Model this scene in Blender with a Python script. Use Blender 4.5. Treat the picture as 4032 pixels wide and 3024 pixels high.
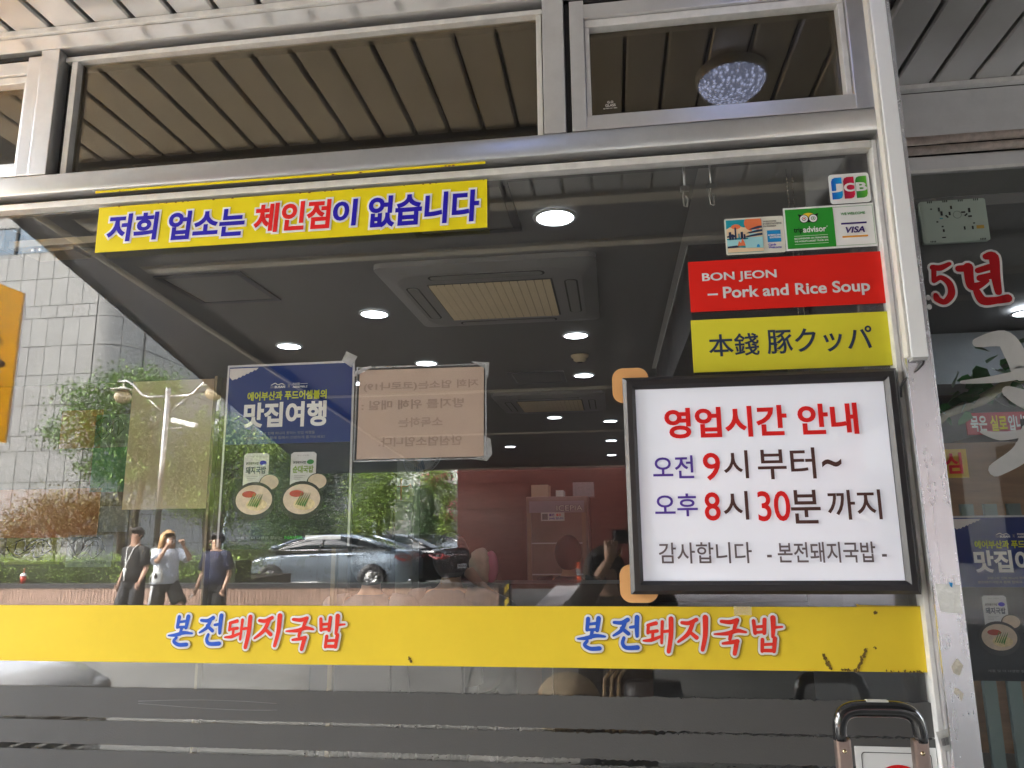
import bpy, bmesh, math, random
from mathutils import Vector, Matrix
from math import sin, cos, pi, radians as R
SC = bpy.context.scene
for o in list(bpy.data.objects): bpy.data.objects.remove(o)
COL = SC.collection

# ------------------------------------------------------------------ camera
def make_camera():
    f, p, y, r = 2922.3, 0.194663, 0.1325, -0.0110985
    fwd = Vector((-sin(y)*cos(p), cos(y)*cos(p), sin(p)))
    right = Vector((cos(y), sin(y), 0)); up = right.cross(fwd)
    rr = right*cos(r)+up*sin(r); uu = up*cos(r)-right*sin(r)
    cd = bpy.data.cameras.new('camera'); cam = bpy.data.objects.new('camera', cd); COL.objects.link(cam)
    cd.sensor_width = 36; cd.lens = f/4032*36; cd.clip_start = .01; cd.clip_end = 800
    m = Matrix((rr, uu, -fwd)).transposed().to_4x4(); m.translation = Vector((0, -1.9, 1.5))
    cam.matrix_world = m
    SC.camera = cam
make_camera()

# ------------------------------------------------------------------ sky, sun, exposure
SUN_EL, SUN_AZ = R(43), R(-152)      # azimuth from +X towards -Y
w = bpy.data.worlds.new('World'); SC.world = w; w.use_nodes = True
nt = w.node_tree; nt.nodes.clear()
sky = nt.nodes.new('ShaderNodeTexSky'); sky.sky_type = 'NISHITA'; sky.sun_disc = False
sky.sun_elevation = SUN_EL; sky.air_density = 1.3; sky.dust_density = 3.0
sd = Vector((cos(SUN_EL)*cos(SUN_AZ), -cos(SUN_EL)*sin(SUN_AZ), sin(SUN_EL)))
sky.sun_rotation = math.atan2(sd.x, sd.y)
bg = nt.nodes.new('ShaderNodeBackground'); bg.inputs[1].default_value = .15
wo = nt.nodes.new('ShaderNodeOutputWorld')
hs = nt.nodes.new('ShaderNodeHueSaturation'); hs.inputs['Saturation'].default_value = .38      # milky summer haze
nt.links.new(sky.outputs[0], hs.inputs['Color']); nt.links.new(hs.outputs[0], bg.inputs[0]); nt.links.new(bg.outputs[0], wo.inputs[0])
sl = bpy.data.lights.new('sun', 'SUN'); sl.energy = 1.3; sl.angle = R(12); sl.color = (1, .95, .87)
so = bpy.data.objects.new('sun', sl); COL.objects.link(so)
so.rotation_euler = sd.to_track_quat('Z', 'Y').to_euler(); so.location = (20, -20, 30)
SC.view_settings.view_transform = 'Standard'; SC.view_settings.look = 'None'
SC.view_settings.exposure = 4.42; SC.view_settings.gamma = 1; SC.view_settings.use_curve_mapping = False
SC.render.engine = 'CYCLES'
cy = SC.cycles
cy.use_adaptive_sampling = False; cy.max_bounces = 12; cy.diffuse_bounces = 6; cy.glossy_bounces = 6; cy.transmission_bounces = 4
cy.transparent_max_bounces = 24; cy.caustics_reflective = False; cy.caustics_refractive = False
cy.sample_clamp_indirect = 3; cy.use_denoising = True
try: cy.denoiser = 'OPENIMAGEDENOISE'
except Exception: pass

# ------------------------------------------------------------------ materials
MC = {}
INKSPEC = .18
def nodes(m): return m.node_tree.nodes, m.node_tree.links
def mat(name, col, rough=.6, metal=0, var=.12, vscale=6, bump=0, bscale=80, emit=None, estr=0, coat=0, island=0, stretch=None, spec=.5, trans=0, alpha=1):
    """plain surface with procedural grain, blotches and optional per-piece shade"""
    if name in MC: return MC[name]
    m = bpy.data.materials.new(name); m.use_nodes = True; n, l = nodes(m)
    b = n['Principled BSDF']
    b.inputs['Roughness'].default_value = rough; b.inputs['Metallic'].default_value = metal
    b.inputs['Specular IOR Level'].default_value = INKSPEC if ('ink' in name or 'vinyl' in name or 'print' in name) and spec == .5 else spec
    b.inputs['Coat Weight'].default_value = coat; b.inputs['Coat Roughness'].default_value = .04
    if trans: b.inputs['Transmission Weight'].default_value = trans
    if alpha < 1: b.inputs['Alpha'].default_value = alpha
    c = (*col, 1)
    tc = n.new('ShaderNodeTexCoord'); mp = n.new('ShaderNodeMapping')
    l.new(tc.outputs['Object'], mp.inputs[0])
    if stretch: mp.inputs['Scale'].default_value = stretch
    if var or island:
        no = n.new('ShaderNodeTexNoise'); no.inputs['Scale'].default_value = vscale; no.inputs['Detail'].default_value = 6
        no.inputs['Roughness'].default_value = .65
        l.new(mp.outputs[0], no.inputs[0])
        mr = n.new('ShaderNodeMapRange'); mr.inputs[1].default_value = .25; mr.inputs[2].default_value = .75
        mr.inputs[3].default_value = 1-var; mr.inputs[4].default_value = 1+var
        l.new(no.outputs[0], mr.inputs[0])
        val = mr.outputs[0]
        if island:
            ge = n.new('ShaderNodeNewGeometry'); oi = n.new('ShaderNodeObjectInfo')
            ad = n.new('ShaderNodeMath'); ad.operation = 'ADD'; fr = n.new('ShaderNodeMath'); fr.operation = 'FRACT'
            l.new(ge.outputs['Random Per Island'], ad.inputs[0]); l.new(oi.outputs['Random'], ad.inputs[1]); l.new(ad.outputs[0], fr.inputs[0])
            m2 = n.new('ShaderNodeMapRange'); m2.inputs[3].default_value = 1-island; m2.inputs[4].default_value = 1+island
            l.new(fr.outputs[0], m2.inputs[0])
            mu = n.new('ShaderNodeMath'); mu.operation = 'MULTIPLY'; l.new(val, mu.inputs[0]); l.new(m2.outputs[0], mu.inputs[1]); val = mu.outputs[0]
        mx = n.new('ShaderNodeVectorMath'); mx.operation = 'SCALE'; mx.inputs[0].default_value = col
        l.new(val, mx.inputs['Scale']); l.new(mx.outputs[0], b.inputs['Base Color'])
        if rough > .08:
            m3 = n.new('ShaderNodeMapRange'); m3.inputs[3].default_value = max(.02, rough*.8); m3.inputs[4].default_value = min(1, rough*1.2)
            l.new(no.outputs[0], m3.inputs[0]); l.new(m3.outputs[0], b.inputs['Roughness'])
    else:
        b.inputs['Base Color'].default_value = c
    if bump:
        nb = n.new('ShaderNodeTexNoise'); nb.inputs['Scale'].default_value = bscale; nb.inputs['Detail'].default_value = 4
        l.new(mp.outputs[0], nb.inputs[0]); bp = n.new('ShaderNodeBump'); bp.inputs['Strength'].default_value = bump; bp.inputs['Distance'].default_value = .01
        l.new(nb.outputs[0], bp.inputs['Height']); l.new(bp.outputs[0], b.inputs['Normal'])
    if emit: b.inputs['Emission Color'].default_value = (*emit, 1); b.inputs['Emission Strength'].default_value = estr
    MC[name] = m; return m

def mat_glass(name, refl, tint, dust=.012, rcol=(1, 1, 1)):
    """window pane: straight-through glass, Fresnel-weighted mirror and a thin uneven film of dust"""
    m = bpy.data.materials.new(name); m.use_nodes = True; n, l = nodes(m); n.clear()
    out = n.new('ShaderNodeOutputMaterial'); tr = n.new('ShaderNodeBsdfTransparent'); tr.inputs[0].default_value = (*tint, 1)
    gl = n.new('ShaderNodeBsdfGlossy'); gl.inputs['Roughness'].default_value = 0.0; gl.inputs[0].default_value = (*rcol, 1)
    lw = n.new('ShaderNodeLayerWeight'); lw.inputs[0].default_value = .5
    pw_ = n.new('ShaderNodeMath'); pw_.operation = 'POWER'; pw_.inputs[1].default_value = 5; l.new(lw.outputs['Facing'], pw_.inputs[0])
    sc = n.new('ShaderNodeMath'); sc.operation = 'MULTIPLY_ADD'; sc.inputs[1].default_value = 1-refl; sc.inputs[2].default_value = refl; sc.use_clamp = True
    l.new(pw_.outputs[0], sc.inputs[0])
    mx = n.new('ShaderNodeMixShader'); l.new(sc.outputs[0], mx.inputs[0]); l.new(tr.outputs[0], mx.inputs[1]); l.new(gl.outputs[0], mx.inputs[2])
    tc = n.new('ShaderNodeTexCoord'); no = n.new('ShaderNodeTexNoise'); no.inputs['Scale'].default_value = 2.5; no.inputs['Detail'].default_value = 8; no.inputs['Roughness'].default_value = .75
    l.new(tc.outputs['Object'], no.inputs[0])
    mr = n.new('ShaderNodeMapRange'); mr.inputs[1].default_value = .35; mr.inputs[2].default_value = .8; mr.inputs[3].default_value = dust*.4; mr.inputs[4].default_value = dust*2.2
    l.new(no.outputs[0], mr.inputs[0])
    vo = n.new('ShaderNodeTexNoise'); vo.inputs['Scale'].default_value = 160; vo.inputs['Detail'].default_value = 2; l.new(tc.outputs['Object'], vo.inputs[0])
    m2 = n.new('ShaderNodeMapRange'); m2.inputs[1].default_value = .68; m2.inputs[2].default_value = .76; m2.inputs[3].default_value = 0; m2.inputs[4].default_value = .10
    l.new(vo.outputs[0], m2.inputs[0]); ad = n.new('ShaderNodeMath'); ad.operation = 'ADD'; l.new(mr.outputs[0], ad.inputs[0]); l.new(m2.outputs[0], ad.inputs[1])
    di = n.new('ShaderNodeBsdfDiffuse'); di.inputs[0].default_value = (.75, .76, .78, 1)
    m3 = n.new('ShaderNodeMixShader'); l.new(ad.outputs[0], m3.inputs[0]); l.new(mx.outputs[0], m3.inputs[1]); l.new(di.outputs[0], m3.inputs[2])
    l.new(m3.outputs[0], out.inputs[0]); MC[name] = m; return m

def mat_brushed(name, col, rough, axis='x', dirt=.10, smudge=.10):
    """brushed stainless: streaks along one axis, water marks and finger smudges in the gloss"""
    m = bpy.data.materials.new(name); m.use_nodes = True; n, l = nodes(m); b = n['Principled BSDF']; b.inputs['Metallic'].default_value = .8
    tc = n.new('ShaderNodeTexCoord'); mp = n.new('ShaderNodeMapping'); l.new(tc.outputs['Object'], mp.inputs[0])
    mp.inputs['Scale'].default_value = (2, 130, 130) if axis == 'x' else (130, 130, 2)
    s = n.new('ShaderNodeTexNoise'); s.inputs['Scale'].default_value = 1.0; s.inputs['Detail'].default_value = 3; l.new(mp.outputs[0], s.inputs[0])
    g = n.new('ShaderNodeTexNoise'); g.inputs['Scale'].default_value = 14; g.inputs['Detail'].default_value = 7; g.inputs['Roughness'].default_value = .7; l.new(tc.outputs['Object'], g.inputs[0])
    r1 = n.new('ShaderNodeMapRange'); r1.inputs[1].default_value = .3; r1.inputs[2].default_value = .7; r1.inputs[3].default_value = rough*.94; r1.inputs[4].default_value = rough*1.06
    l.new(s.outputs[0], r1.inputs[0])
    r2 = n.new('ShaderNodeMapRange'); r2.inputs[1].default_value = .5; r2.inputs[2].default_value = .72; r2.inputs[3].default_value = 0; r2.inputs[4].default_value = smudge
    l.new(g.outputs[0], r2.inputs[0]); a = n.new('ShaderNodeMath'); a.operation = 'ADD'; l.new(r1.outputs[0], a.inputs[0]); l.new(r2.outputs[0], a.inputs[1]); l.new(a.outputs[0], b.inputs['Roughness'])
    c = n.new('ShaderNodeMapRange'); c.inputs[1].default_value = .35; c.inputs[2].default_value = .75; c.inputs[3].default_value = 1; c.inputs[4].default_value = 1-dirt
    l.new(g.outputs[0], c.inputs[0]); v = n.new('ShaderNodeVectorMath'); v.operation = 'SCALE'; v.inputs[0].default_value = col; l.new(c.outputs[0], v.inputs['Scale']); l.new(v.outputs[0], b.inputs['Base Color'])
    bp = n.new('ShaderNodeBump'); bp.inputs['Strength'].default_value = .004; bp.inputs['Distance'].default_value = .001; l.new(s.outputs[0], bp.inputs['Height'])
    MC[name] = m; return m

STEEL = mat_brushed('brushed steel', (.72, .715, .72), .36)
STEELV = mat_brushed('brushed steel upright', (.72, .715, .725), .32, 'z')
ALU = mat('pale anodised trim', (.78, .77, .75), .38, .25, .13, 26)
DARKGAP = mat('dark gap fill', (.012, .012, .013), .7, 0, .2, 20)  # near-black, also fills frame gaps that are only shade
BLACKPL = mat('black satin plastic', (.012, .012, .014), .35, 0, .1, 20)
GLASS = mat_glass('window glass', .066, (.985, .99, .985), .006)
GLASST = mat_glass('tinted fanlight glass', .090, (.55, .52, .47), .016, (1, .84, .60))
WHITE = mat('white plastic', (.8, .81, .82), .35, 0, .03)
YEL = mat('yellow vinyl', (.80, .67, .015), .42, 0, .05, 5)
YEL2 = mat('orange yellow vinyl', (.82, .60, .042), .40, 0, .07, 3)
RED = mat('red vinyl', (.72, .022, .015), .4, 0, .03)
REDI = mat('red ink', (.74, .02, .02), .5, 0, .05)
BLUEI = mat('blue ink', (.022, .012, .40), .5, 0, .05)
NAVYI = mat('navy ink', (.03, .045, .09), .5, 0, .05)
PURPI = mat('violet ink', (.10, .05, .33), .5, 0, .05)
BROWNI = mat('brown black ink', (.085, .04, .035), .5, 0, .1)
WHITEI = mat('white ink', (.80, .80, .79), .5, 0, .03)
BLACKI = mat('black ink', (.01, .01, .012), .5, 0, .05)
GREYI = mat('grey ink', (.25, .25, .26), .5, 0, .05)
ORNGI = mat('orange ink', (.75, .33, .04), .5, 0, .05)
GRNI = mat('green ink', (.035, .24, .05), .5, 0, .05)
LIMEI = mat('lime yellow ink', (.55, .60, .03), .5, 0, .05)
SKYI = mat('sky blue ink', (.02, .25, .55), .5, 0, .08)
TEALI = mat('teal ink', (.02, .30, .38), .5, 0, .08)
CORAL = mat('coral ink', (.80, .20, .08), .5, 0, .05)
SANDI = mat('sand ink', (.80, .60, .38), .5, 0, .05)
CYANI = mat('pale cyan ink', (.35, .65, .70), .5, 0, .06)
DBLUE = mat('deep blue poster ink', (.008, .03, .17), .38, 0, .06)

# ------------------------------------------------------------------ mesh helpers
def link(o, parent=None):
    COL.objects.link(o)
    if parent is not None: o.parent = parent
    return o
def props(o, label=None, cat=None, group=None, kind=None):
    for k, v in (('label', label), ('category', cat), ('group', group), ('kind', kind)):
        if v: o[k] = v
    return o
def empty(name, loc, label=None, cat=None, group=None, rz=0):
    o = bpy.data.objects.new(name, None); o.location = loc; o.rotation_euler = (0, 0, rz); o.empty_display_size = .1
    link(o); return props(o, label, cat, group)
def obj(name, bm, m, parent=None, smooth=False, mats=None, loc=None):
    me = bpy.data.meshes.new(name)
    if hasattr(bm, 'to_mesh'): bm.to_mesh(me); bm.free()
    for mm in (mats or [m]): me.materials.append(mm)
    if smooth: me.shade_smooth()
    o = bpy.data.objects.new(name, me)
    if loc is not None: o.location = loc
    return link(o, parent)
def box(bm, x0, x1, y0, y1, z0, z1, mi=0, bev=0):
    n0 = len(bm.verts)
    vs = [bm.verts.new((x, y, z)) for x in (x0, x1) for y in (y0, y1) for z in (z0, z1)]
    fs = []
    for a in ((0, 1, 3, 2), (4, 6, 7, 5), (0, 4, 5, 1), (2, 3, 7, 6), (0, 2, 6, 4), (1, 5, 7, 3)):
        f = bm.faces.new([vs[i] for i in a]); f.material_index = mi; fs.append(f)
    if bev:
        es = {e for f in fs for e in f.edges}
        bmesh.ops.bevel(bm, geom=list(es), offset=bev, segments=2, affect='EDGES', profile=.6, material=-1)
    return vs
def B(name, x0, x1, y0, y1, z0, z1, m, parent=None, bev=0, kind=None):
    bm = bmesh.new(); box(bm, x0, x1, y0, y1, z0, z1, 0, bev)
    bmesh.ops.recalc_face_normals(bm, faces=bm.faces)
    o = obj(name, bm, m, parent)
    if kind: o['kind'] = kind
    return o
def sheet(bm, pts, y, mi=0, th=.0006):
    """thin flat prism in the x-z plane, front face at y"""
    a = [bm.verts.new((p[0], y, p[1])) for p in pts]; b = [bm.verts.new((p[0], y+th, p[1])) for p in pts]
    n = len(pts)
    f = bm.faces.new(a); f.material_index = mi
    f = bm.faces.new(b[::-1]); f.material_index = mi
    for i in range(n):
        f = bm.faces.new((a[i], b[i], b[(i+1) % n], a[(i+1) % n])); f.material_index = mi
def S(name, pts, y, m, parent, th=.0006):
    bm = bmesh.new(); sheet(bm, pts, y, 0, th); bmesh.ops.recalc_face_normals(bm, faces=bm.faces)
    return obj(name, bm, m, parent)
def rect(x0, x1, z0, z1): return [(x0, z0), (x1, z0), (x1, z1), (x0, z1)]
def rrect(x0, x1, z0, z1, r, seg=5):
    out = []
    for cx, cz, a0 in ((x1-r, z0+r, -90), (x1-r, z1-r, 0), (x0+r, z1-r, 90), (x0+r, z0+r, 180)):
        for i in range(seg+1):
            a = R(a0+90*i/seg); out.append((cx+r*cos(a), cz+r*sin(a)))
    return out
def ell(cx, cz, rx, rz, n=28, a0=0, a1=360):
    k = n if abs(a1-a0) >= 360 else n+1
    return [(cx+rx*cos(R(a0+(a1-a0)*i/n)), cz+rz*sin(R(a0+(a1-a0)*i/n))) for i in range(k)]
def ringpts(bm, cx, cz, r0, r1, y, n=40, mi=0, th=.0006, a0=0, a1=360):
    for i in range(n):
        t0, t1 = R(a0+(a1-a0)*i/n), R(a0+(a1-a0)*(i+1)/n)
        sheet(bm, [(cx+r0*cos(t0), cz+r0*sin(t0)), (cx+r1*cos(t0), cz+r1*sin(t0)), (cx+r1*cos(t1), cz+r1*sin(t1)), (cx+r0*cos(t1), cz+r0*sin(t1))], y, mi, th)
def tube(bm, pts, rad, seg=8, mi=0, cap=True):
    """swept tube through pts; rad number or list"""
    pts = [Vector(p) for p in pts]; n = len(pts); rad = rad if hasattr(rad, '__len__') else [rad]*n
    rings = []; u = None
    for i, p in enumerate(pts):
        t = (pts[min(i+1, n-1)]-pts[max(i-1, 0)]).normalized()
        if u is None: u = t.orthogonal().normalized()
        u = (u-t*u.dot(t)).normalized(); v = t.cross(u)
        rings.append([bm.verts.new(p+(u*cos(2*pi*k/seg)+v*sin(2*pi*k/seg))*rad[i]) for k in range(seg)])
    for a, b in zip(rings, rings[1:]):
        for k in range(seg):
            f = bm.faces.new((a[k], a[(k+1) % seg], b[(k+1) % seg], b[k])); f.material_index = mi; f.smooth = True
    if cap:
        for rg in (rings[0][::-1], rings[-1]): f = bm.faces.new(rg); f.material_index = mi
def lathe(bm, prof, cx, cy, cz, seg=24, mi=0, axis='z', cap=True):
    rings = []
    for r, h in prof:
        ring = []
        for k in range(seg):
            a = 2*pi*k/seg
            if axis == 'z': co = (cx+r*cos(a), cy+r*sin(a), cz+h)
            elif axis == 'y': co = (cx+r*cos(a), cy+h, cz+r*sin(a))
            else: co = (cx+h, cy+r*cos(a), cz+r*sin(a))
            ring.append(bm.verts.new(co))
        rings.append(ring)
    for a, b in zip(rings, rings[1:]):
        for k in range(seg):
            f = bm.faces.new((a[k], a[(k+1) % seg], b[(k+1) % seg], b[k])); f.material_index = mi; f.smooth = True
    for rg in (rings[0][::-1], rings[-1]) if cap else ():
        try: f = bm.faces.new(rg); f.material_index = mi
        except ValueError: pass
def fin(bm): bmesh.ops.recalc_face_normals(bm, faces=bm.faces); return bm
def sphere(bm, c, r, sx=1, sy=1, sz=1, sub=2, mi=0, mat4=None):
    d = bmesh.ops.create_icosphere(bm, subdivisions=sub, radius=r)
    for v in d['verts']:
        v.co = Vector((v.co.x*sx, v.co.y*sy, v.co.z*sz))
        if mat4: v.co = mat4 @ v.co
        v.co += Vector(c)
        for f in v.link_faces: f.smooth = True; f.material_index = mi
def dup(o, parent=None):
    c = o.copy(); COL.objects.link(c)
    if parent is not None: c.parent = parent
    for ch in list(o.children): dup(ch, c)
    return c

# ------------------------------------------------------------------ lettering
def text_mesh(s, bold, shear=0, size=1.0, space=1.0):
    cu = bpy.data.curves.new('lettering', 'FONT'); cu.body = s; cu.size = size; cu.space_character = space
    cu.resolution_u = 4; cu.shear = shear; cu.fill_mode = 'FRONT'
    o = bpy.data.objects.new('lettering', cu); COL.objects.link(o)
    res = []
    for b in (0, bold):
        if b: cu.fill_mode = 'FRONT'; cu.bevel_depth = b; cu.bevel_resolution = 1
        dg = bpy.context.evaluated_depsgraph_get(); dg.update()
        me = bpy.data.meshes.new_from_object(o.evaluated_get(dg)); res.append([(v.co.x, v.co.y, v.co.z) for v in me.vertices]); faces = [tuple(p.vertices) for p in me.polygons]
        if not b:
            base = res[-1]; bf = faces
        bpy.data.meshes.remove(me)
    if bold: vv, ff = res[1], faces
    else: vv, ff = base, bf
    bpy.data.objects.remove(o); bpy.data.curves.remove(cu)
    xs = [v[0] for v in base]; ys = [v[1] for v in base]
    return vv, ff, (min(xs), max(xs), min(ys), max(ys))
def text(name, s, x0, x1, z0, z1, y, m, parent, bold=.02, shear=0, outline=None, om=None, mirror=False, space=1.0, plane='xz', face=1, keep=False):
    """lettering fitted to the box x0..x1, z0..z1 on the plane y (facing -y; face=-1: facing +y and readable from there)"""
    def mk(bd, mm, yy, nm):
        vv, ff, (a, b, c, d) = text_mesh(s, bd, shear, 1.0, space)
        sx, sz = (x1-x0)/(b-a), (z1-z0)/(d-c)
        if keep: sx = sz; 
        out = []
        for x, yv, z in vv:
            X = (x-a)*sx+x0
            if mirror or face < 0: X = x0+x1-X
            out.append((X, yy-z*.001*(1/(bd if bd else 1))*.25*face, (yv-c)*sz+z0))
        me = bpy.data.meshes.new(nm); me.from_pydata(out, [], ff); me.materials.append(mm); me.update()
        if plane == 'yz':
            for v in me.vertices: v.co = (v.co.y, v.co.x, v.co.z)
        return link(bpy.data.objects.new(nm, me), parent)
    if outline: mk(outline, om, y, name+'_outline'); y -= .0011*face
    return mk(bold, m, y, name)

def brush(bm, strokes, x0, z0, w, h, y, grow=0, mi=0, slant=.0):
    """brush strokes: list of (points, widths) in a unit cell -> fat tapered ribbons"""
    k = 0
    for pts, wd in strokes:
        P = [Vector((x0+(p[0]+slant*p[1])*w, z0+p[1]*h)) for p in pts]
        # smooth resample
        Q, W = [], []
        n = len(P)
        for i in range(n-1):
            p0, p1, p2, p3 = P[max(i-1, 0)], P[i], P[i+1], P[min(i+2, n-1)]
            for s in range(6):
                t = s/6
                Q.append(.5*((2*p1)+(p2-p0)*t+(2*p0-5*p1+4*p2-p3)*t*t+(3*p1-p0-3*p2+p3)*t**3)); W.append((wd[i]*(1-t)+wd[i+1]*t)*w/2+grow)
        Q.append(P[-1]); W.append(wd[-1]*w/2+grow)
        L, Rr = [], []
        for i, q in enumerate(Q):
            t = (Q[min(i+1, len(Q)-1)]-Q[max(i-1, 0)]).normalized(); nn = Vector((-t.y, t.x))
            L.append(q+nn*W[i]); Rr.append(q-nn*W[i])
        def cap(c, r, d, nn, sgn):
            a0 = math.atan2(nn.y, nn.x)
            return [Vector((c.x+r*cos(a0+sgn*pi*j/6), c.y+r*sin(a0+sgn*pi*j/6))) for j in range(0, 7)]
        yy = y-k*.00006; k += 1
        for i in range(len(Q)-1):
            vs = [bm.verts.new((p.x, yy-.000002*i, p.y)) for p in (L[i], L[i+1], Rr[i+1], Rr[i])]
            f = bm.faces.new(vs); f.material_index = mi
        for c, r, i in ((Q[0], W[0], 0), (Q[-1], W[-1], -1)):
            vs = [bm.verts.new((c.x+r*cos(2*pi*j/10), yy-.00003, c.y+r*sin(2*pi*j/10))) for j in range(10)]
            bm.faces.new(vs).material_index = mi
G = {   # hand brushed syllables of the shop's lettering
'bon': [([(.36,.98),(.33,.66)],(.14,.12)), ([(.70,.99),(.66,.64)],(.16,.12)), ([(.38,.82),(.64,.85)],(.09,.10)), ([(.36,.66),(.64,.67)],(.09,.10)),
        ([(.50,.64),(.46,.44)],(.12,.11)), ([(.02,.40),(.30,.42),(.60,.49),(.92,.47)],(.05,.13,.13,.07)), ([(.34,.34),(.26,.22),(.45,.12),(.75,.13)],(.10,.12,.13,.14))],
'jeon': [([(.10,.84),(.34,.83),(.54,.92)],(.10,.13,.14)), ([(.46,.88),(.34,.62),(.08,.46)],(.13,.13,.07)), ([(.34,.68),(.56,.52)],(.11,.13)),
        ([(.62,.70),(.84,.73)],(.09,.11)), ([(.84,.99),(.83,.72),(.84,.45)],(.16,.15,.11)), ([(.42,.40),(.38,.24),(.50,.12),(.86,.13)],(.11,.12,.13,.15))],
'dwae': [([(.14,.80),(.40,.86)],(.10,.13)), ([(.16,.80),(.14,.58)],(.11,.10)), ([(.14,.60),(.44,.64)],(.10,.11)), ([(.30,.60),(.29,.42)],(.10,.09)), ([(.00,.36),(.25,.38),(.54,.48)],(.06,.12,.09)),
        ([(.60,.90),(.58,.30)],(.11,.09)), ([(.62,.62),(.80,.64)],(.09,.10)), ([(.88,.99),(.87,.50),(.80,.06)],(.16,.15,.13))],
'ji': [([(.14,.84),(.36,.83),(.60,.93)],(.11,.13,.13)), ([(.50,.88),(.34,.54),(.02,.30)],(.13,.14,.08)), ([(.36,.60),(.60,.42)],(.10,.14)), ([(.88,.99),(.87,.50),(.78,.08)],(.18,.15,.12))],
'guk': [([(.22,.92),(.50,.90),(.72,.96)],(.10,.14,.13)), ([(.70,.94),(.62,.70)],(.14,.11)), ([(.00,.56),(.40,.58),(.70,.66),(.99,.62)],(.05,.13,.14,.07)), ([(.52,.60),(.48,.42)],(.12,.11)),
        ([(.26,.30),(.50,.33),(.72,.37)],(.08,.12,.13)), ([(.70,.36),(.66,.20),(.62,.02)],(.14,.14,.13))],
'bap': [([(.12,.90),(.16,.56)],(.12,.12)), ([(.46,.94),(.44,.56)],(.13,.12)), ([(.16,.73),(.42,.75)],(.09,.10)), ([(.17,.58),(.43,.60)],(.09,.10)), ([(.72,.99),(.72,.70),(.70,.46)],(.17,.14,.10)), ([(.74,.72),(1.0,.74)],(.10,.06)),
        ([(.38,.38),(.36,.06)],(.12,.11)), ([(.76,.42),(.72,.06)],(.13,.12)), ([(.38,.24),(.74,.26)],(.09,.10)), ([(.37,.08),(.72,.08)],(.11,.12))],
'five': [([(.22,.92),(.50,.90),(.86,.99)],(.16,.17,.08)), ([(.26,.92),(.20,.58)],(.13,.10)), ([(.20,.58),(.48,.66),(.76,.50),(.78,.24),(.50,.06),(.22,.14)],(.09,.13,.18,.20,.15,.16)), ([(.22,.16),(.20,.24)],(.18,.10))],
'nyeon': [([(.05,.78),(.26,.78)],(.10,.12)), ([(.24,.80),(.24,.44),(.36,.40),(.58,.50)],(.16,.13,.12,.04)), ([(.42,.72),(.66,.78)],(.08,.10)), ([(.44,.56),(.66,.60)],(.10,.10)), ([(.62,1.0),(.76,.98),(.75,.60),(.76,.26)],(.10,.17,.15,.10)), ([(.34,.30),(.44,.10),(.70,.09),(.92,.12)],(.10,.15,.11,.14))],
'guk2': [([(.1,.95),(.5,.93),(.55,.75)],(.16,.24,.2)), ([(0,.62),(.4,.60),(1,.66)],(.08,.14,.12)), ([(.6,.52),(.8,.44)],(.2,.2))],
}
def cup(bm, c, r0, r1, h, seg=14, mi=0): lathe(bm, [(r0, 0), (r1, h)], *c, seg, mi)
# ================================================================== GROUND AND SOFFIT
ASPH = mat('asphalt', (.115, .115, .108), .9, 0, .28, 2.2, .5, 220)
PAVE = mat('pale worn paving', (.58, .54, .53), .85, 0, .22, 3, .3, 120, stretch=(.5, 3, 1))
CONC = mat('concrete', (.32, .31, .29), .85, 0, .2, 4, .3, 90)
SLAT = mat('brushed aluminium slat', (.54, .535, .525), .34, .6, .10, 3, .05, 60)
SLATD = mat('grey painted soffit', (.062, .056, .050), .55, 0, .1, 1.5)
CREAM = mat('cream painted trim', (.70, .62, .48), .5, 0, .08, 5)
NAVYP = mat('navy painted fascia', (.010, .011, .028), .45, 0, .12, 2)

def edge_x(yv): return -2.40-.325*yv           # left edge of the overhang, yv metres out from the shopfront
bm = bmesh.new(); box(bm, -200, 200, -260, 30, -.6, -.1); g = obj('road', fin(bm), ASPH); g['kind'] = 'structure'
bm = bmesh.new(); box(bm, -5, 6, -1.25, 12.5, -.3, 0.0)
g = obj('shop_pavement', fin(bm), CONC); g['kind'] = 'structure'
bm = bmesh.new(); box(bm, -1.66, 40, -30, -10.4, -.3, -.02)
# pass
g = obj('pale_pavement', fin(bm), PAVE); g['kind'] = 'structure'
# old repair patches and a worn painted line on the asphalt
PATCH = mat('darker asphalt patch', (.085, .085, .082), .9, 0, .25, 3, .4, 200)
PATCHL = mat('lighter asphalt patch', (.14, .137, .13), .9, 0, .2, 3, .4, 200)
for nm, pts, mm in (('asphalt_patch', [(-2.9, -4.6), (-1.4, -4.9), (-1.9, -8.4), (-4.2, -8.2)], PATCH), ('asphalt_patch', [(-1.1, -3.6), (.9, -3.8), (1.6, -8.0), (-1.0, -8.3)], PATCHL)):
    bm = bmesh.new(); lo = [bm.verts.new((x, y, -.099)) for x, y in pts]; hi = [bm.verts.new((x, y, -.094)) for x, y in pts]
    bm.faces.new(hi); bm.faces.new(lo[::-1])
    for i in range(4): bm.faces.new((lo[i], lo[(i+1) % 4], hi[(i+1) % 4], hi[i]))
    o = obj(nm, fin(bm), mm); o['kind'] = 'structure'

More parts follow.
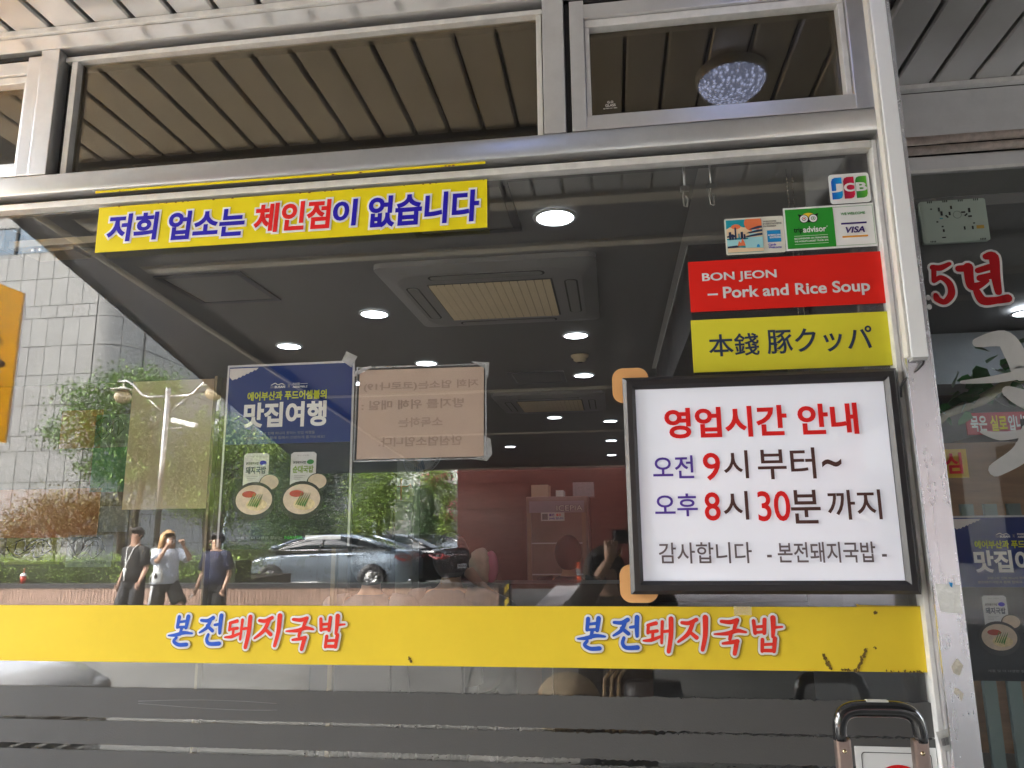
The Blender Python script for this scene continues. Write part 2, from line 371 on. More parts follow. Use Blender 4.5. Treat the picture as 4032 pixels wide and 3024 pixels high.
soffit = empty('soffit', (0, 0, 3.05)); soffit['kind'] = 'structure'
def poly_prism(name, pts, z0, z1, m, parent):
    bm = bmesh.new(); a = [bm.verts.new((x, y, z0)) for x, y in pts]; b = [bm.verts.new((x, y, z1)) for x, y in pts]
    bm.faces.new(a[::-1]); bm.faces.new(b)
    for i in range(len(pts)): bm.faces.new((a[i], a[(i+1) % len(pts)], b[(i+1) % len(pts)], b[i]))
    return obj(name, fin(bm), m, parent)
def sof(name, pts, z0, z1, m):
    o = poly_prism(name, [(x, y) for x, y in pts], z0-3.05, z1-3.05, m, soffit); return o
XR = 4.6
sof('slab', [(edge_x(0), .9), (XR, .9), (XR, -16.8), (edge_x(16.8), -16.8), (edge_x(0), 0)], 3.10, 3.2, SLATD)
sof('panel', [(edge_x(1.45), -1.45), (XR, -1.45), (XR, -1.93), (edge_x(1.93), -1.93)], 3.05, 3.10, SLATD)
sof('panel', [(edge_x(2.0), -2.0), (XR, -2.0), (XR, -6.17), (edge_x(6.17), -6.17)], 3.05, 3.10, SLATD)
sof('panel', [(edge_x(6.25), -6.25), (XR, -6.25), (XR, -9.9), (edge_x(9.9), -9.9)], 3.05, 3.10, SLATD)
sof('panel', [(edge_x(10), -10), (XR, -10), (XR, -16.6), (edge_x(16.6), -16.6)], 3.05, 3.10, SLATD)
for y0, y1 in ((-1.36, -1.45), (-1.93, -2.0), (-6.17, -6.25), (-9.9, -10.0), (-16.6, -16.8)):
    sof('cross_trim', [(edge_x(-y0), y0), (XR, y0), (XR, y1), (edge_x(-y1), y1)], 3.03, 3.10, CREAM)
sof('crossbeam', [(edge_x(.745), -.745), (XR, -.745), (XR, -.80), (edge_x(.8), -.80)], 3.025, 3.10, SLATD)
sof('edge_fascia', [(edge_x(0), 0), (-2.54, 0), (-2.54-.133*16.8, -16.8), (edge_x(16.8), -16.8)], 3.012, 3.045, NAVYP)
bm = bmesh.new(); tube(bm, [(-2.54, 0, -.045), (-2.54-.133*16.8, -16.8, -.045)], .02, 8); obj('edge_tube', fin(bm), CREAM, soffit)
# one slat mesh, pitched 136 mm with a dark gap, repeated in two bays
def slat_mesh(y0, y1):
    bm = bmesh.new(); w = .0615
    pr = [(-w, .03), (-w, .006), (-w+.006, 0), (w-.006, 0), (w, .006), (w, .03)]
    a = [bm.verts.new((x, y0, z)) for x, z in pr]; b = [bm.verts.new((x, y1, z)) for x, z in pr]
    for i in range(5): bm.faces.new((a[i], b[i], b[i+1], a[i+1]))
    bm.faces.new(a); bm.faces.new(b[::-1]); fin(bm)
    me = bpy.data.meshes.new('slat'); bm.to_mesh(me); bm.free(); me.materials.append(SLAT); return me
mA, mB, mC_ = slat_mesh(-.74, -.004), slat_mesh(-.74, .69), slat_mesh(-1.355, -.802)
k = -27
while True:
    x = 1.18+.136*(k+.5); k += 1
    if x > XR-.07: break
    if x < edge_x(0)+.1: continue
    for me in ((mB if x > .84 else mA), mC_):
        if me is mC_ and x < edge_x(.8)+.1: continue
        o = bpy.data.objects.new('slat', me); o.location = (x, 0, 0); link(o, soffit)
# upper storeys over the overhang and the shop (only their mass matters here)
BW = mat('pale building render', (.5, .49, .46), .8, 0, .1, 1)
bld = empty('corner_building', (0, 6, 3.2), 'pale upper storey of the corner building above the shopfront', 'building')
bm = bmesh.new()
pts = [(edge_x(0), 14), (XR, 14), (XR, -16.8), (edge_x(16.8), -16.8), (edge_x(0), 0)]
a = [bm.verts.new((x, y-6, .002)) for x, y in pts]; b = [bm.verts.new((x, y-6, 4.0)) for x, y in pts]
bm.faces.new(a[::-1]); bm.faces.new(b)
for i in range(5): bm.faces.new((a[i], a[(i+1) % 5], b[(i+1) % 5], b[i]))
obj('wall', fin(bm), BW, bld)

# dome lamp on the soffit, lit
lamp = empty('ceiling_lamp', (.46, -.52, 3.03), 'lit round ribbed crystal dome lamp on the slatted soffit', 'lamp')
GLOW = mat('lit ribbed glass', (.06, .08, .16), .15, 0, .5, 60, 1.0, 50, emit=(.36, .48, 1), estr=.32)
bm = bmesh.new(); prof = [(.001, -.075), (.04, -.072), (.075, -.06), (.10, -.038), (.115, -.01)]
lathe(bm, prof, 0, 0, 0, 48)
for i, v in enumerate(bm.verts):
    rr = math.hypot(v.co.x, v.co.y)
    if rr > .06 and i % 2: v.co.x *= .965; v.co.y *= .965
n, l = nodes(GLOW); vo = n.new('ShaderNodeTexVoronoi'); vo.inputs['Scale'].default_value = 75; tcx = n.new('ShaderNodeTexCoord'); l.new(tcx.outputs['Object'], vo.inputs[0])
mrx = n.new('ShaderNodeMapRange'); mrx.inputs[1].default_value = .15; mrx.inputs[2].default_value = .55; mrx.inputs[3].default_value = .40; mrx.inputs[4].default_value = .10; l.new(vo.outputs[0], mrx.inputs[0]); l.new(mrx.outputs[0], n['Principled BSDF'].inputs['Emission Strength'])
obj('lamp_shade', fin(bm), GLOW, lamp)
bm = bmesh.new(); lathe(bm, [(.118, -.012), (.122, -.004), (.122, .02), (.01, .02)], 0, 0, 0, 32); obj('lamp_base', fin(bm), WHITE, lamp)

# ================================================================== SHOPFRONT FRAME
fr = empty('shopfront_frame', (0, 0, 0), 'brushed stainless steel window frame of the restaurant front', 'window frame')
F0, F1 = -.05, .05
B('ceiling_trim', -2.39, .80, -.062, -.002, 3.032, 3.049, ALU, fr)
B('head_rail', -2.39, .715, F0, F1, 2.98, 3.030, STEEL, fr, .003)
B('mullion', -1.708, -1.647, F0, F1, 2.560, 2.978, STEELV, fr, .002)
B('mullion', -.150, -.090, F0, F1, 2.560, 2.978, STEELV, fr, .002)
B('jamb', .708, .7195, -.04, F1, .2, 2.978, STEELV, fr)
# transom with its rounded face
bm = bmesh.new(); pr = [(F1, 2.497)]
for i in range(13):
    a = -pi/2+pi*i/12; pr.append((-.050-.005*cos(a), 2.527+.030*sin(a)))
pr.append((F1, 2.557))
a = [bm.verts.new((-4.6, y, z)) for y, z in pr]; b = [bm.verts.new((.719, y, z)) for y, z in pr]
for i in range(len(pr)):
    f = bm.faces.new((a[i], b[i], b[(i+1) % len(pr)], a[(i+1) % len(pr)])); f.smooth = 0 < i < 13
bm.faces.new(a); bm.faces.new(b[::-1]); obj('transom', fin(bm), STEEL, fr)
for nm, x0, x1, z0, z1 in (('bead', -1.645, -.152, 2.950, 2.966), ('bead', -1.622, -1.602, 2.560, 2.948), ('bead', -.170, -.1545, 2.560, 2.948),
                           ('bead', -4.6, .695, 2.464, 2.484), ('bead', .696, .7075, .2, 2.484)):
    B(nm, x0, x1, -.024, .012, z0, z1, ALU, fr, .002)
B('shadow_gap', -1.646, -1.623, -.006, .02, 2.56, 2.948, DARKGAP, fr)  # these black strips paint the shade of open gaps in the frame
B('shadow_gap', -4.6, .70, -.004, .03, 2.486, 2.4965, DARKGAP, fr)
B('shadow_gap', -.0895, -.076, -.03, .03, 2.56, 2.978, DARKGAP, fr)
B('shadow_gap', -.0895, .70, -.03, .03, 2.966, 2.978, DARKGAP, fr)
# panes
def pane(name, x0, x1, z0, z1, y, m, label, th=.006):
    o = B(name, x0, x1, y, y+th, z0, z1, m); props(o, label, 'window pane'); return o
pane('window_pane', -1.602, -.170, 2.558, 2.952, 0, GLASST, 'tinted fanlight pane above the yellow Korean sign')
pane('window_pane', -4.6, .699, .15, 2.466, 0, GLASS, 'large clear pane reflecting the street, above and below the yellow band')
# hopper windows
def hopper(x0, x1, label, etched=False):
    h = empty('hopper_window', ((x0+x1)/2, 0, 2.56), label, 'window'); ox, oz = (x0+x1)/2, 2.56
    def b(nm, a, c, y0, y1, d, e, m, bev=0): return B(nm, a-ox, c-ox, y0, y1, d-oz, e-oz, m, h, bev)
    b('sash_rail', x0+.0015, x1-.0015, -.045, -.005, 2.563, 2.606, STEEL, .002); b('sash_rail', x0+.0015, x1-.0015, -.045, -.005, 2.908, 2.950, STEEL, .002)
    b('sash_stile', x0, x0+.040, -.047, -.005, 2.562, 2.962, STEELV, .002); b('sash_stile', x1-.044, x1, -.047, -.005, 2.562, 2.962, STEELV, .002)
    b('bead', x0+.041, x1-.045, -.034, 0, 2.884, 2.907, ALU, .002); b('bead', x0+.041, x0+.054, -.034, 0, 2.607, 2.883, ALU, .002); b('bead', x1-.060, x1-.045, -.034, 0, 2.607, 2.883, ALU, .002)
    b('rail_seal', x0, x1, -.035, .0, 2.5585, 2.561, DARKGAP)
    b('glass', x0+.0545, x1-.0605, -.006, 0, 2.6065, 2.883, GLASST)
    return h
h = hopper(-.0735, .706, 'tinted fanlight in a steel sash above the card stickers, etched with a small glass mark')
text('etched_lettering', 'G.O', .024+.0735-.0735-.31625, .040-.31625, 2.661-2.56, 2.668-2.56, -.0068, WHITEI, h, .01)
text('etched_lettering', 'GLASS', .018-.31625, .046-.31625, 2.651-2.56, 2.6585-2.56, -.0068, WHITEI, h, .01)
text('etched_lettering', '@TPBIB H31 2802', .012-.31625, .050-.31625, 2.6435-2.56, 2.6475-2.56, -.0068, WHITEI, h, .005)
hopper(-2.36, -1.7095, 'brown tinted fanlight in a steel sash beside the left mullion')
B('shadow_gap', -2.36, -1.71, -.03, .03, 2.966, 2.978, DARKGAP, fr)
# ------------------------------------------------------------ corner post, LED casing, cable
post = empty('steel_post', (.75, -.04, 0), 'upright stainless steel corner post between window and recessed bay', 'post')
STEELP = mat_brushed('worn steel post', (.80, .81, .85), .26, 'z', .04, .03)
B('post_face', -.067, -.009, -.082, -.072, 0, 3.028, STEELP, post, .0012)
B('post_web', -.0293, -.0092, -.0718, .085, 0, 3.028, STEELV, post)
B('return_wall', -.0290, -.0095, .0855, .739, 0, 3.028, mat('black return panel', (.02, .02, .022), .5), post)
led = empty('led_casing', (.6965, -.1385, 1.876), 'white plastic light casing running up the steel post', 'light casing')
B('casing_body', -.0125, .024, -.012, .0155, 0, 1.15, WHITE, led, .003)
B('casing_edge', -.0200, -.0130, -.009, .0155, .002, 1.15, mat('yellowed plastic', (.66, .64, .58), .45, 0, .1, 20), led, .002)
B('end_cap', -.010, .022, -.010, .013, -.006, .0, mat('grey end cap', (.35, .35, .35), .5), led)
bm = bmesh.new(); tube(bm, [(.715, -.135, 1.873), (.712, -.134, 1.862), (.702, -.128, 1.852), (.69, -.11, 1.842), (.683, -.09, 1.832), (.681, -.075, 1.822), (.685, -.06, 1.80)], .0028, 6)
o = obj('cable', fin(bm), BLACKPL); props(o, 'black cable from the white casing down behind the hours sign', 'cable')
# leftovers stuck on the post
PAPER = mat('paper scrap', (.72, .72, .70), .8, 0, .12, 40, .3, 60); STAINP = mat('old glue stain', (.56, .52, .44), .8, 0, .25, 60, .4, 80)
def scrap(pts, y, label, m=PAPER, ext=None):
    bm = bmesh.new(); sheet(bm, pts, y, 0, .0008)
    o = obj('paper_scrap', fin(bm), m); props(o, label, 'scrap'); return o
scrap([(.687, 1.377), (.738, 1.373), (.734, 1.34), (.736, 1.313), (.712, 1.315), (.692, 1.318), (.688, 1.35)], -.1238, 'torn translucent paper taped to the steel post')
scrap([(.716, 1.379), (.7225, 1.378), (.720, 1.368), (.7165, 1.371)], -.1250, 'tiny blue sticker tab on the steel post', SKYI)
scrap([(.700, 1.205), (.713, 1.222), (.724, 1.208), (.714, 1.187), (.703, 1.192)], -.1238, 'square glue stain on the steel post beside the yellow band', STAINP)
scrap([(.702, 1.163), (.710, 1.160), (.708, 1.151), (.703, 1.148), (.699, 1.153)], -.1238, 'upper of two peeled glue flecks on the steel post', STAINP)
scrap([(.711, 1.157), (.718, 1.151), (.715, 1.143), (.711, 1.136), (.709, 1.146)], -.1238, 'lower of two peeled glue flecks on the steel post', STAINP)
tag = empty('barcode_tag', (.68, -.06, 1.05), 'crumpled white barcode tag stuck across the frame below the yellow band', 'tag')
S('tag_paper', [(-.007, .012), (.020, .020), (.030, -.012), (.026, -.022), (.008, -.027), (-.001, -.020)], -.012, PAPER, tag)
bm = bmesh.new()
for i in range(9):
    x = .004+i*.0022; sheet(bm, [(x, -.016+i*.0006), (x+.001+(i % 3)*.0003, -.016+i*.0006), (x-.002+.001+(i % 3)*.0003, -.001+i*.0006), (x-.002, -.001+i*.0006)], -.0128)
obj('barcode', fin(bm), GREYI, tag)

# ================================================================== RECESSED BAY ON THE RIGHT
rb = empty('recessed_front', (2.3, .7, 0), 'recessed steel fascia and window head to the right of the post', 'window frame')
def rbx(nm, x0, x1, y0, y1, z0, z1, m, bev=0): return B(nm, x0-2.3, x1-2.3, y0-.7, y1-.7, z0, z1, m, rb, bev)
rbx('ceiling_trim', .80, XR, .67, .70, 3.032, 3.049, ALU)
rbx('fascia_panel', .80, XR, .70, .74, 2.858, 3.030, STEEL, .002)
RUSTY = mat('rusty cream painted rail', (.62, .54, .50), .6, 0, .25, 40, .3, 60)
for zc in (2.838, 2.800):
    bm = bmesh.new(); tube(bm, [(.80-2.3, -.012, zc), (XR-2.3, -.012, zc)], .0155, 12); obj('door_rail', fin(bm), RUSTY, rb)
rbx('rail_gap', .80, XR, .72, .74, 2.785, 2.855, DARKGAP)
rbx('head_panel', .80, XR, .70, .735, 2.728, 2.783, STEEL, .002)
rbx('head_trim', .80, XR, .688, .70, 2.716, 2.7275, ALU)
GLASS2 = mat_glass('recessed glass', .028, (.97, .985, .98), .006)
pane('window_pane', .80, XR, .1, 2.7155, .705, GLASS2, 'clear pane of the recessed bay carrying the red and white lettering')
plate = empty('wall_plate', (1.2, .70, 2.53), 'pale green plastic back plate with slots stuck on the right pane', 'box')
PG = mat('pale green plastic', (.36, .43, .37), .5, 0, .06, 10)
bm = bmesh.new(); sheet(bm, rrect(-.107, .108, -.076, .078, .008), -.012, 0, .014); obj('plate_body', fin(bm), PG, plate)
bm = bmesh.new(); sheet(bm, rrect(-.098, .099, -.068, .072, .006), -.0135, 0, .0012); obj('plate_rim', fin(bm), PG, plate)
def slot(p):
    bm = bmesh.new(); sheet(bm, p, -.0145); obj('plate_slot', fin(bm), DARKGAP, plate)
for x, z, ww, hh, an in ((-.045,.045,.006,.014,0), (-.005,.05,.006,.012,0), (-.038,.03,.007,.016,0), (-.012,.028,.006,.012,0), (-.022,.018,.005,.012,40), (.052,.036,.007,.016,0), (.032,.030,.013,.005,0), (.040,.020,.012,.005,40), (.052,.014,.012,.005,0),
    (-.055,0,.006,.005,0), (-.040,-.018,.006,.005,0), (-.038,-.033,.006,.010,0), (.030,-.028,.005,.012,0), (.056,-.028,.005,.012,0), (-.04,-.058,.012,.004,0), (-.07,.048,.005,.005,0), (.062,-.012,.006,.004,0)):
    a = R(an); slot([(x+cos(a)*u-sin(a)*v, z+sin(a)*u+cos(a)*v) for u, v in ((-ww/2, -hh/2), (ww/2, -hh/2), (ww/2, hh/2), (-ww/2, hh/2))])
for x0 in (-.08, -.03, .02, .07):
    for i in range(3): slot(rect(x0+i*.006, x0+i*.006+.003, .070, .077))
for x0 in (-.085, .075):
    for i in range(4): slot(rect(x0+i*.005, x0+i*.005+.0025, -.074, -.068))
bm = bmesh.new(); ringpts(bm, .012, .022, .012, .014, -.0146, 24); obj('round_knockout', fin(bm), mat('shadow green', (.20, .25, .21), .6), plate)
S('brass_terminal', rect(.068, .092, -.033, -.021), -.0148, mat('brass', (.45, .30, .06), .4, .5), plate)
S('teal_mark', rect(-.046, -.036, .010, .013), -.0148, TEALI, plate)
# red 5 and syllable with white keyline, on the right pane
five = empty('window_lettering', (1.22, .703, 2.3), 'red numeral 5 and Korean year sign with white outline on the right pane', 'lettering')
for nm, key, x0, z0, ww, hh in (('numeral', 'five', -.121, -.062, .086, .145), ('syllable', 'nyeon', -.028, -.072, .162, .172)):
    bm = bmesh.new(); brush(bm, G[key], x0, z0, ww, hh, -.0010, .0115); obj(nm+'_outline', bm, WHITEI, five)
    bm = bmesh.new(); brush(bm, G[key], x0, z0, ww, hh, -.0022, .0035); obj(nm, bm, mat('crimson vinyl', (.50, .01, .015), .45), five)
S('comma_dot', ell(-.128, .0-.035, .008, .010, 14), -.001, WHITEI, five); S('comma_dot', ell(-.128, -.068, .008, .010, 14), -.001, WHITEI, five)
bigw = empty('window_lettering', (1.3, .703, 1.9), 'huge white brush syllables running down the right pane', 'lettering')
BS = [([(.35,1.0),(.75,1.02),(.90,.92),(.95,.78)],(.16,.30,.34,.26)), ([(.02,.735),(.6,.75),(1.3,.80)],(.05,.13,.18)), ([(.72,.66),(1.0,.60),(1.4,.56)],(.20,.34,.34)),
          ([(.22,.40),(.5,.37),(.9,.39),(1.4,.46)],(.04,.15,.12,.14)), ([(.95,.40),(.80,.26),(.36,.15)],(.24,.30,.22)), ([(.80,.30),(1.05,.14),(1.2,.0)],(.2,.26,.2))]
for st_ in BS: bm = bmesh.new(); brush(bm, [st_], -.142, -.30, .20, .50, -.0010-.0002*BS.index(st_)); obj('brush_stroke', bm, mat('off white vinyl', (.74, .74, .71), .45), bigw)
# ================================================================== SIGNS ON THE MAIN PANE
def settle(p):
    for c in p.children: c.location = c.location - p.location
    return p
def sign(name, loc, label, cat='sign', group=None): return empty(name, loc, label, cat, group)

# yellow no-chain sign
s = sign('window_sign', (-.9, -.02, 2.31), 'long yellow sign with blue and red Korean words under the transom')
S('board', rect(-1.481, -.314, 2.3125, 2.4535), -.0205, YEL, s, .003)
S('sign_reflection', rect(-1.478, -.314, 2.4865, 2.4935), -.047, YEL, s, .001)  # yellow strip put in as the board's reflection under the transom
for tx, x0, x1, z0, z1, m in (('저희', -1.443, -1.2875, 2.343, 2.4235, BLUEI), ('업소는', -1.2495, -1.0205, 2.3375, 2.419, BLUEI), ('체인점', -.9865, -.7625, 2.3415, 2.424, REDI), ('이', -.7515, -.6850, 2.345, 2.4195, BLUEI), ('없습니다', -.647, -.339, 2.3345, 2.4215, BLUEI)):
    text('lettering', tx, x0, x1, z0, z1, -.0222, m, s, .034, .06, .10, WHITEI)
RUST = mat('rust specks', (.22, .09, .03), .9, 0, .3, 30)
bm = bmesh.new(); rng = random.Random(4)
for i in range(26):
    x = -1.47+1.15*rng.random(); r = .0012+.002*rng.random(); zt = 2.4535 if rng.random() < .7 else 2.4885
    sheet(bm, [(x+r*cos(a)*1.6, zt-.001+r*sin(a)*.8) for a in (0, 1, 2, 3, 4, 5)], -.0214 if zt < 2.46 else -.0485)
obj('rust_specks', fin(bm), RUST, s)['kind'] = 'stuff'; settle(s)
# red english sign
s = sign('window_sign', (.45, -.01, 2.05), 'red English sign for pork and rice soup beside the steel post')
S('board', rect(.217, .6955, 2.0495, 2.1865), -.0025, RED, s, .002)
GW = mat('silver white vinyl', (.66, .66, .66), .45, 0, .03)
text('lettering', 'BON JEON', .2515, .4370, 2.1255, 2.1525, -.0035, GW, s, .022)
text('lettering', '– Pork and Rice Soup', .2630, .6605, 2.0740, 2.1125, -.0035, GW, s, .024); settle(s)
s = sign('window_sign', (.45, -.01, 1.89), 'yellow sign with dark Japanese characters under the red one')
S('board', rect(.215, .6955, 1.8895, 2.0275), -.0025, mat('lemon vinyl', (.72, .66, .045), .42, 0, .05, 5), s, .002)
text('lettering', '本錢', .2575, .3800, 1.9295, 1.9865, -.0035, NAVYI, s, .014)
text('lettering', '豚クッパ', .4015, .6530, 1.9305, 1.9920, -.0035, NAVYI, s, .014)
settle(s)
# framed hours sign: a thin light panel
s = sign('hours_sign', (.357, -.045, 1.345), 'black framed white opening hours sign in Korean hung on the window')
FR = mat('black powder coat', (.022, .020, .022), .38, 0, .08, 30, .05, 200)
x0, x1, z0, z1 = .0335, .684, 1.3475, 1.8725; t = .0305
for nm, p0, p1, p2, p3 in (('frame_rail', (x0, z1), (x1, z1), (x1-t, z1-t), (x0+t, z1-t)), ('frame_rail', (x0, z0), (x1, z0), (x1-t, z0+t), (x0+t, z0+t)),
                           ('frame_stile', (x0, z0), (x0, z1), (x0+t, z1-t), (x0+t, z0+t)), ('frame_stile', (x1, z0), (x1, z1), (x1-t, z1-t), (x1-t, z0+t))):
    bm = bmesh.new(); q = [(*p0, -.038), (*p1, -.038), (*p2, -.058), (*p3, -.058)]
    # outer edge low, rising to a ridge, dropping to the panel
    o0, o1 = Vector((p0[0], -.050, p0[1])), Vector((p1[0], -.050, p1[1])); i0, i1 = Vector((p3[0], -.052, p3[1])), Vector((p2[0], -.052, p2[1]))
    m0, m1 = o0.lerp(i0, .30)+Vector((0, -.010, 0)), o1.lerp(i1, .30)+Vector((0, -.010, 0)); n0, n1 = o0.lerp(i0, .72)+Vector((0, -.010, 0)), o1.lerp(i1, .72)+Vector((0, -.010, 0))
    b0, b1 = Vector((p0[0], -.018, p0[1])), Vector((p1[0], -.018, p1[1])); c0, c1 = Vector((p3[0], -.018, p3[1])), Vector((p2[0], -.018, p2[1]))
    A = [bm.verts.new(v) for v in (b0, o0, m0, n0, i0, c0)]; Bv = [bm.verts.new(v) for v in (b1, o1, m1, n1, i1, c1)]
    for i in range(6): bm.faces.new((A[i], Bv[i], Bv[(i+1) % 6], A[(i+1) % 6]))
    bm.faces.new(A); bm.faces.new(Bv[::-1]); obj(nm, fin(bm), FR, s)
LP = mat('backlit white acrylic', (.78, .79, .84), .04, 0, .03, 2, 0, emit=(.80, .83, 1), estr=.010, spec=.6)
# the acrylic bulges slightly, like a sheet held at its edges
bm = bmesh.new(); NX, NZ = 28, 20; gv = {}
for i in range(NX+1):
    for j in range(NZ+1):
        u, v = i/NX, j/NZ
        y = -.0455-.0022*sin(pi*u)*sin(pi*v)-.0007*sin(5*u+2)*sin(7*v)
        gv[i, j] = bm.verts.new((x0+t-.001+u*(x1-x0-2*t+.002), y, z0+t-.001+v*(z1-z0-2*t+.002)))
for i in range(NX):
    for j in range(NZ): bm.faces.new((gv[i, j], gv[i+1, j], gv[i+1, j+1], gv[i, j+1]))
obj('light_panel', fin(bm), LP, s, True)
HY = -.0500
text('lettering', '영업시간 안내', .1345, .5835, 1.7185, 1.7895, HY, REDI, s, .030)
text('lettering', '오전', .0995, .1955, 1.6200, 1.6740, HY, PURPI, s, .012)
text('lettering', '9', .2195, .2580, 1.6140, 1.6785, HY, REDI, s, .012)
text('lettering', '시', .2680, .3240, 1.6170, 1.6830, HY, BROWNI, s, .010)
text('lettering', '부터', .3475, .4790, 1.6135, 1.6860, HY, BROWNI, s, .010)
text('lettering', '~', .4960, .5370, 1.6415, 1.6555, HY, BROWNI, s, .02)
text('lettering', '오후', .1000, .1995, 1.5290, 1.5820, HY, PURPI, s, .012)
text('lettering', '8', .2170, .2520, 1.5185, 1.5835, HY, REDI, s, .012)
text('lettering', '시', .2610, .3175, 1.5195, 1.5855, HY, BROWNI, s, .010)
text('lettering', '30', .3405, .4130, 1.5155, 1.5840, HY, REDI, s, .012)
text('lettering', '분', .4160, .4815, 1.5090, 1.5855, HY, BROWNI, s, .010)
text('lettering', '까지', .4990, .6175, 1.5165, 1.5840, HY, BROWNI, s, .010)
DB = mat('grey brown ink', (.14, .11, .115), .5)
text('lettering', '감사합니다', .1035, .3180, 1.4185, 1.4670, HY, DB, s, .008)
text('lettering', '- 본전돼지국밥 -', .3530, .6180, 1.4190, 1.4650, HY, DB, s, .012)
TABM = mat('peach plastic', (.80, .42, .16), .45, 0, .04)
for zc in (1.860, 1.370):
    S('hanger_tab', rrect(.008, .100, zc-.045, zc+.045, .028, 8), -.016, TABM, s, .006)
settle(s)
# ---- card stickers
s = sign('card_sticker', (.64, -.002, 2.32), 'white rounded card sticker with blue, red and green letter bars, topmost by the post', 'sticker')
S('sticker_base', rrect(.588, .6885, 2.3225, 2.4045, .008), -.0012, WHITEI, s)
def grad(name, a, b_):
    if name in MC: return MC[name]
    m = bpy.data.materials.new(name); m.use_nodes = True; n, l = nodes(m); bb = n['Principled BSDF']; bb.inputs['Roughness'].default_value = .45
    tc = n.new('ShaderNodeTexCoord'); sp = n.new('ShaderNodeSeparateXYZ'); l.new(tc.outputs['Generated'], sp.inputs[0])
    cr = n.new('ShaderNodeValToRGB'); cr.color_ramp.elements[0].color = (*a, 1); cr.color_ramp.elements[1].color = (*b_, 1); l.new(sp.outputs[0], cr.inputs[0]); l.new(cr.outputs[0], bb.inputs['Base Color']); MC[name] = m; return m
def leafbar(x0, x1): return [(x0, 2.335), (x1-.010, 2.335), (x1-.003, 2.338), (x1, 2.346), (x1, 2.395), (x0+.010, 2.395), (x0+.003, 2.392), (x0, 2.384)]
for nm, xa, xb, m in (('blue_bar', .594, .6205, grad('blue print', (.0, .10, .55), (.0, .35, .75))), ('red_bar', .624, .6505, grad('red print', (.30, .0, .03), (.65, .01, .06))), ('green_bar', .654, .6815, grad('green print', (.01, .18, .03), (.12, .5, .03)))):
    S(nm, leafbar(xa, xb), -.0022, m, s)
for ch, xa, xb in (('J', .5955, .6175), ('C', .6255, .6495), ('B', .6560, .6795)): text('initial', ch, xa, xb, 2.3545, 2.3765, -.0030, WHITEI, s, .035)
settle(s)
s = sign('review_sticker', (.58, -.002, 2.2), 'green and white sticker with an owl face and card name beside it', 'sticker')
S('sticker_base', rect(.4675, .6925, 2.2015, 2.3195), -.0012, WHITEI, s)
S('green_field', rect(.4720, .5915, 2.2065, 2.3145), -.0021, mat('leaf green print', (.03, .30, .035), .45), s)
bm = bmesh.new()
for p in (rect(.5925, .6890, 2.3130, 2.3137), rect(.5925, .6890, 2.2073, 2.2080), rect(.6883, .6890, 2.2080, 2.3130)): sheet(bm, p, -.0021)
obj('green_keyline', fin(bm), GRNI, s)
def disc(nm, cx, cz, r, y, m, p, rz=None): return S(nm, ell(cx, cz, r, rz or r), y, m, p)
S('owl_head', [(.503, 2.3000), (.509, 2.2985)]+ell(.529, 2.2890, .020, .0135, 14, 145, 35)+[(.549, 2.2985), (.555, 2.3000), (.5515, 2.2930), (.553, 2.2850), (.529, 2.2760), (.505, 2.2850), (.5065, 2.2930)], -.0026, BLACKI, s)
S('owl_brow', ell(.529, 2.2935, .0155, .0085, 16, 150, 30)+[(.529, 2.2880)], -.0031, mat('owl yellow', (.80, .55, .02), .5), s)
for cx, m in ((.5175, REDI), (.5405, GRNI)):
    disc('owl_eye', cx, 2.2860, .0115, -.0036, BLACKI, s); disc('owl_eye_white', cx, 2.2860, .0098, -.0041, WHITEI, s); disc('owl_iris', cx, 2.2860, .0055, -.0046, BLACKI, s)
    disc('owl_iris_white', cx, 2.2860, .0042, -.0051, WHITEI, s); disc('owl_pupil', cx, 2.2860, .0022, -.0056, m, s)
S('owl_beak', [(.5265, 2.2800), (.5315, 2.2800), (.529, 2.2750)], -.0036, BLACKI, s)
text('lettering', 'trip', .4900, .5120, 2.2460, 2.2630, -.0030, BLACKI, s, .02); text('lettering', 'advisor', .5135, .5700, 2.2490, 2.2645, -.0030, WHITEI, s, .02); 
text('lettering', '®', .5715, .5745, 2.261, 2.264, -.0030, WHITEI, s, .01)
text('lettering', 'RECOMMENDED ON TRIPADVISOR', .4900, .5730, 2.2305, 2.2350, -.0030, WHITEI, s, .02)
text('lettering', "THE WORLD'S LARGEST TRAVEL SITE", .4895, .5730, 2.2230, 2.2275, -.0030, WHITEI, s, .02)
for z in (2.2395, 2.2175): S('rule', rect(.4900, .5730, z, z+.0007), -.0030, WHITEI, s)
text('lettering', 'WE WELCOME', .6100, .6690, 2.2900, 2.2965, -.0030, GRNI, s, .03)
VI = mat('indigo ink', (.035, .015, .14), .5)
S('card_bar', rect(.6085, .6710, 2.2645, 2.2690), -.0024, VI, s); S('card_bar', rect(.6085, .6710, 2.2285, 2.2330), -.0024, ORNGI, s)
text('lettering', 'VISA', .6190, .6635, 2.2410, 2.2565, -.0030, VI, s, .03, .25); settle(s)
s = sign('card_sticker', (.39, -.002, 2.2), 'small card sticker with a coral sun over a palace, left of the owl sticker', 'sticker')
S('sticker_base', rrect(.3165, .4665, 2.1995, 2.3000, .005), -.0010, mat('cream sticker', (.72, .70, .60), .5), s)
XL, XR2 = .3205, .4110
S('sky_print', rect(XL, XR2, 2.2045, 2.2955), -.0018, TEALI, s)
S('haze_print', [(XL, 2.270), (.330, 2.276), (.341, 2.272), (.352, 2.279), (.365, 2.273), (.411, 2.278), (.411, 2.245), (XL, 2.245)], -.0023, SANDI, s)
S('sun_print', [(x, min(z, 2.2955)) for x, z in ell(.389, 2.284, .0225, .0225) if x < .4115]+[(.411, 2.2955)], -.0028, CORAL, s)
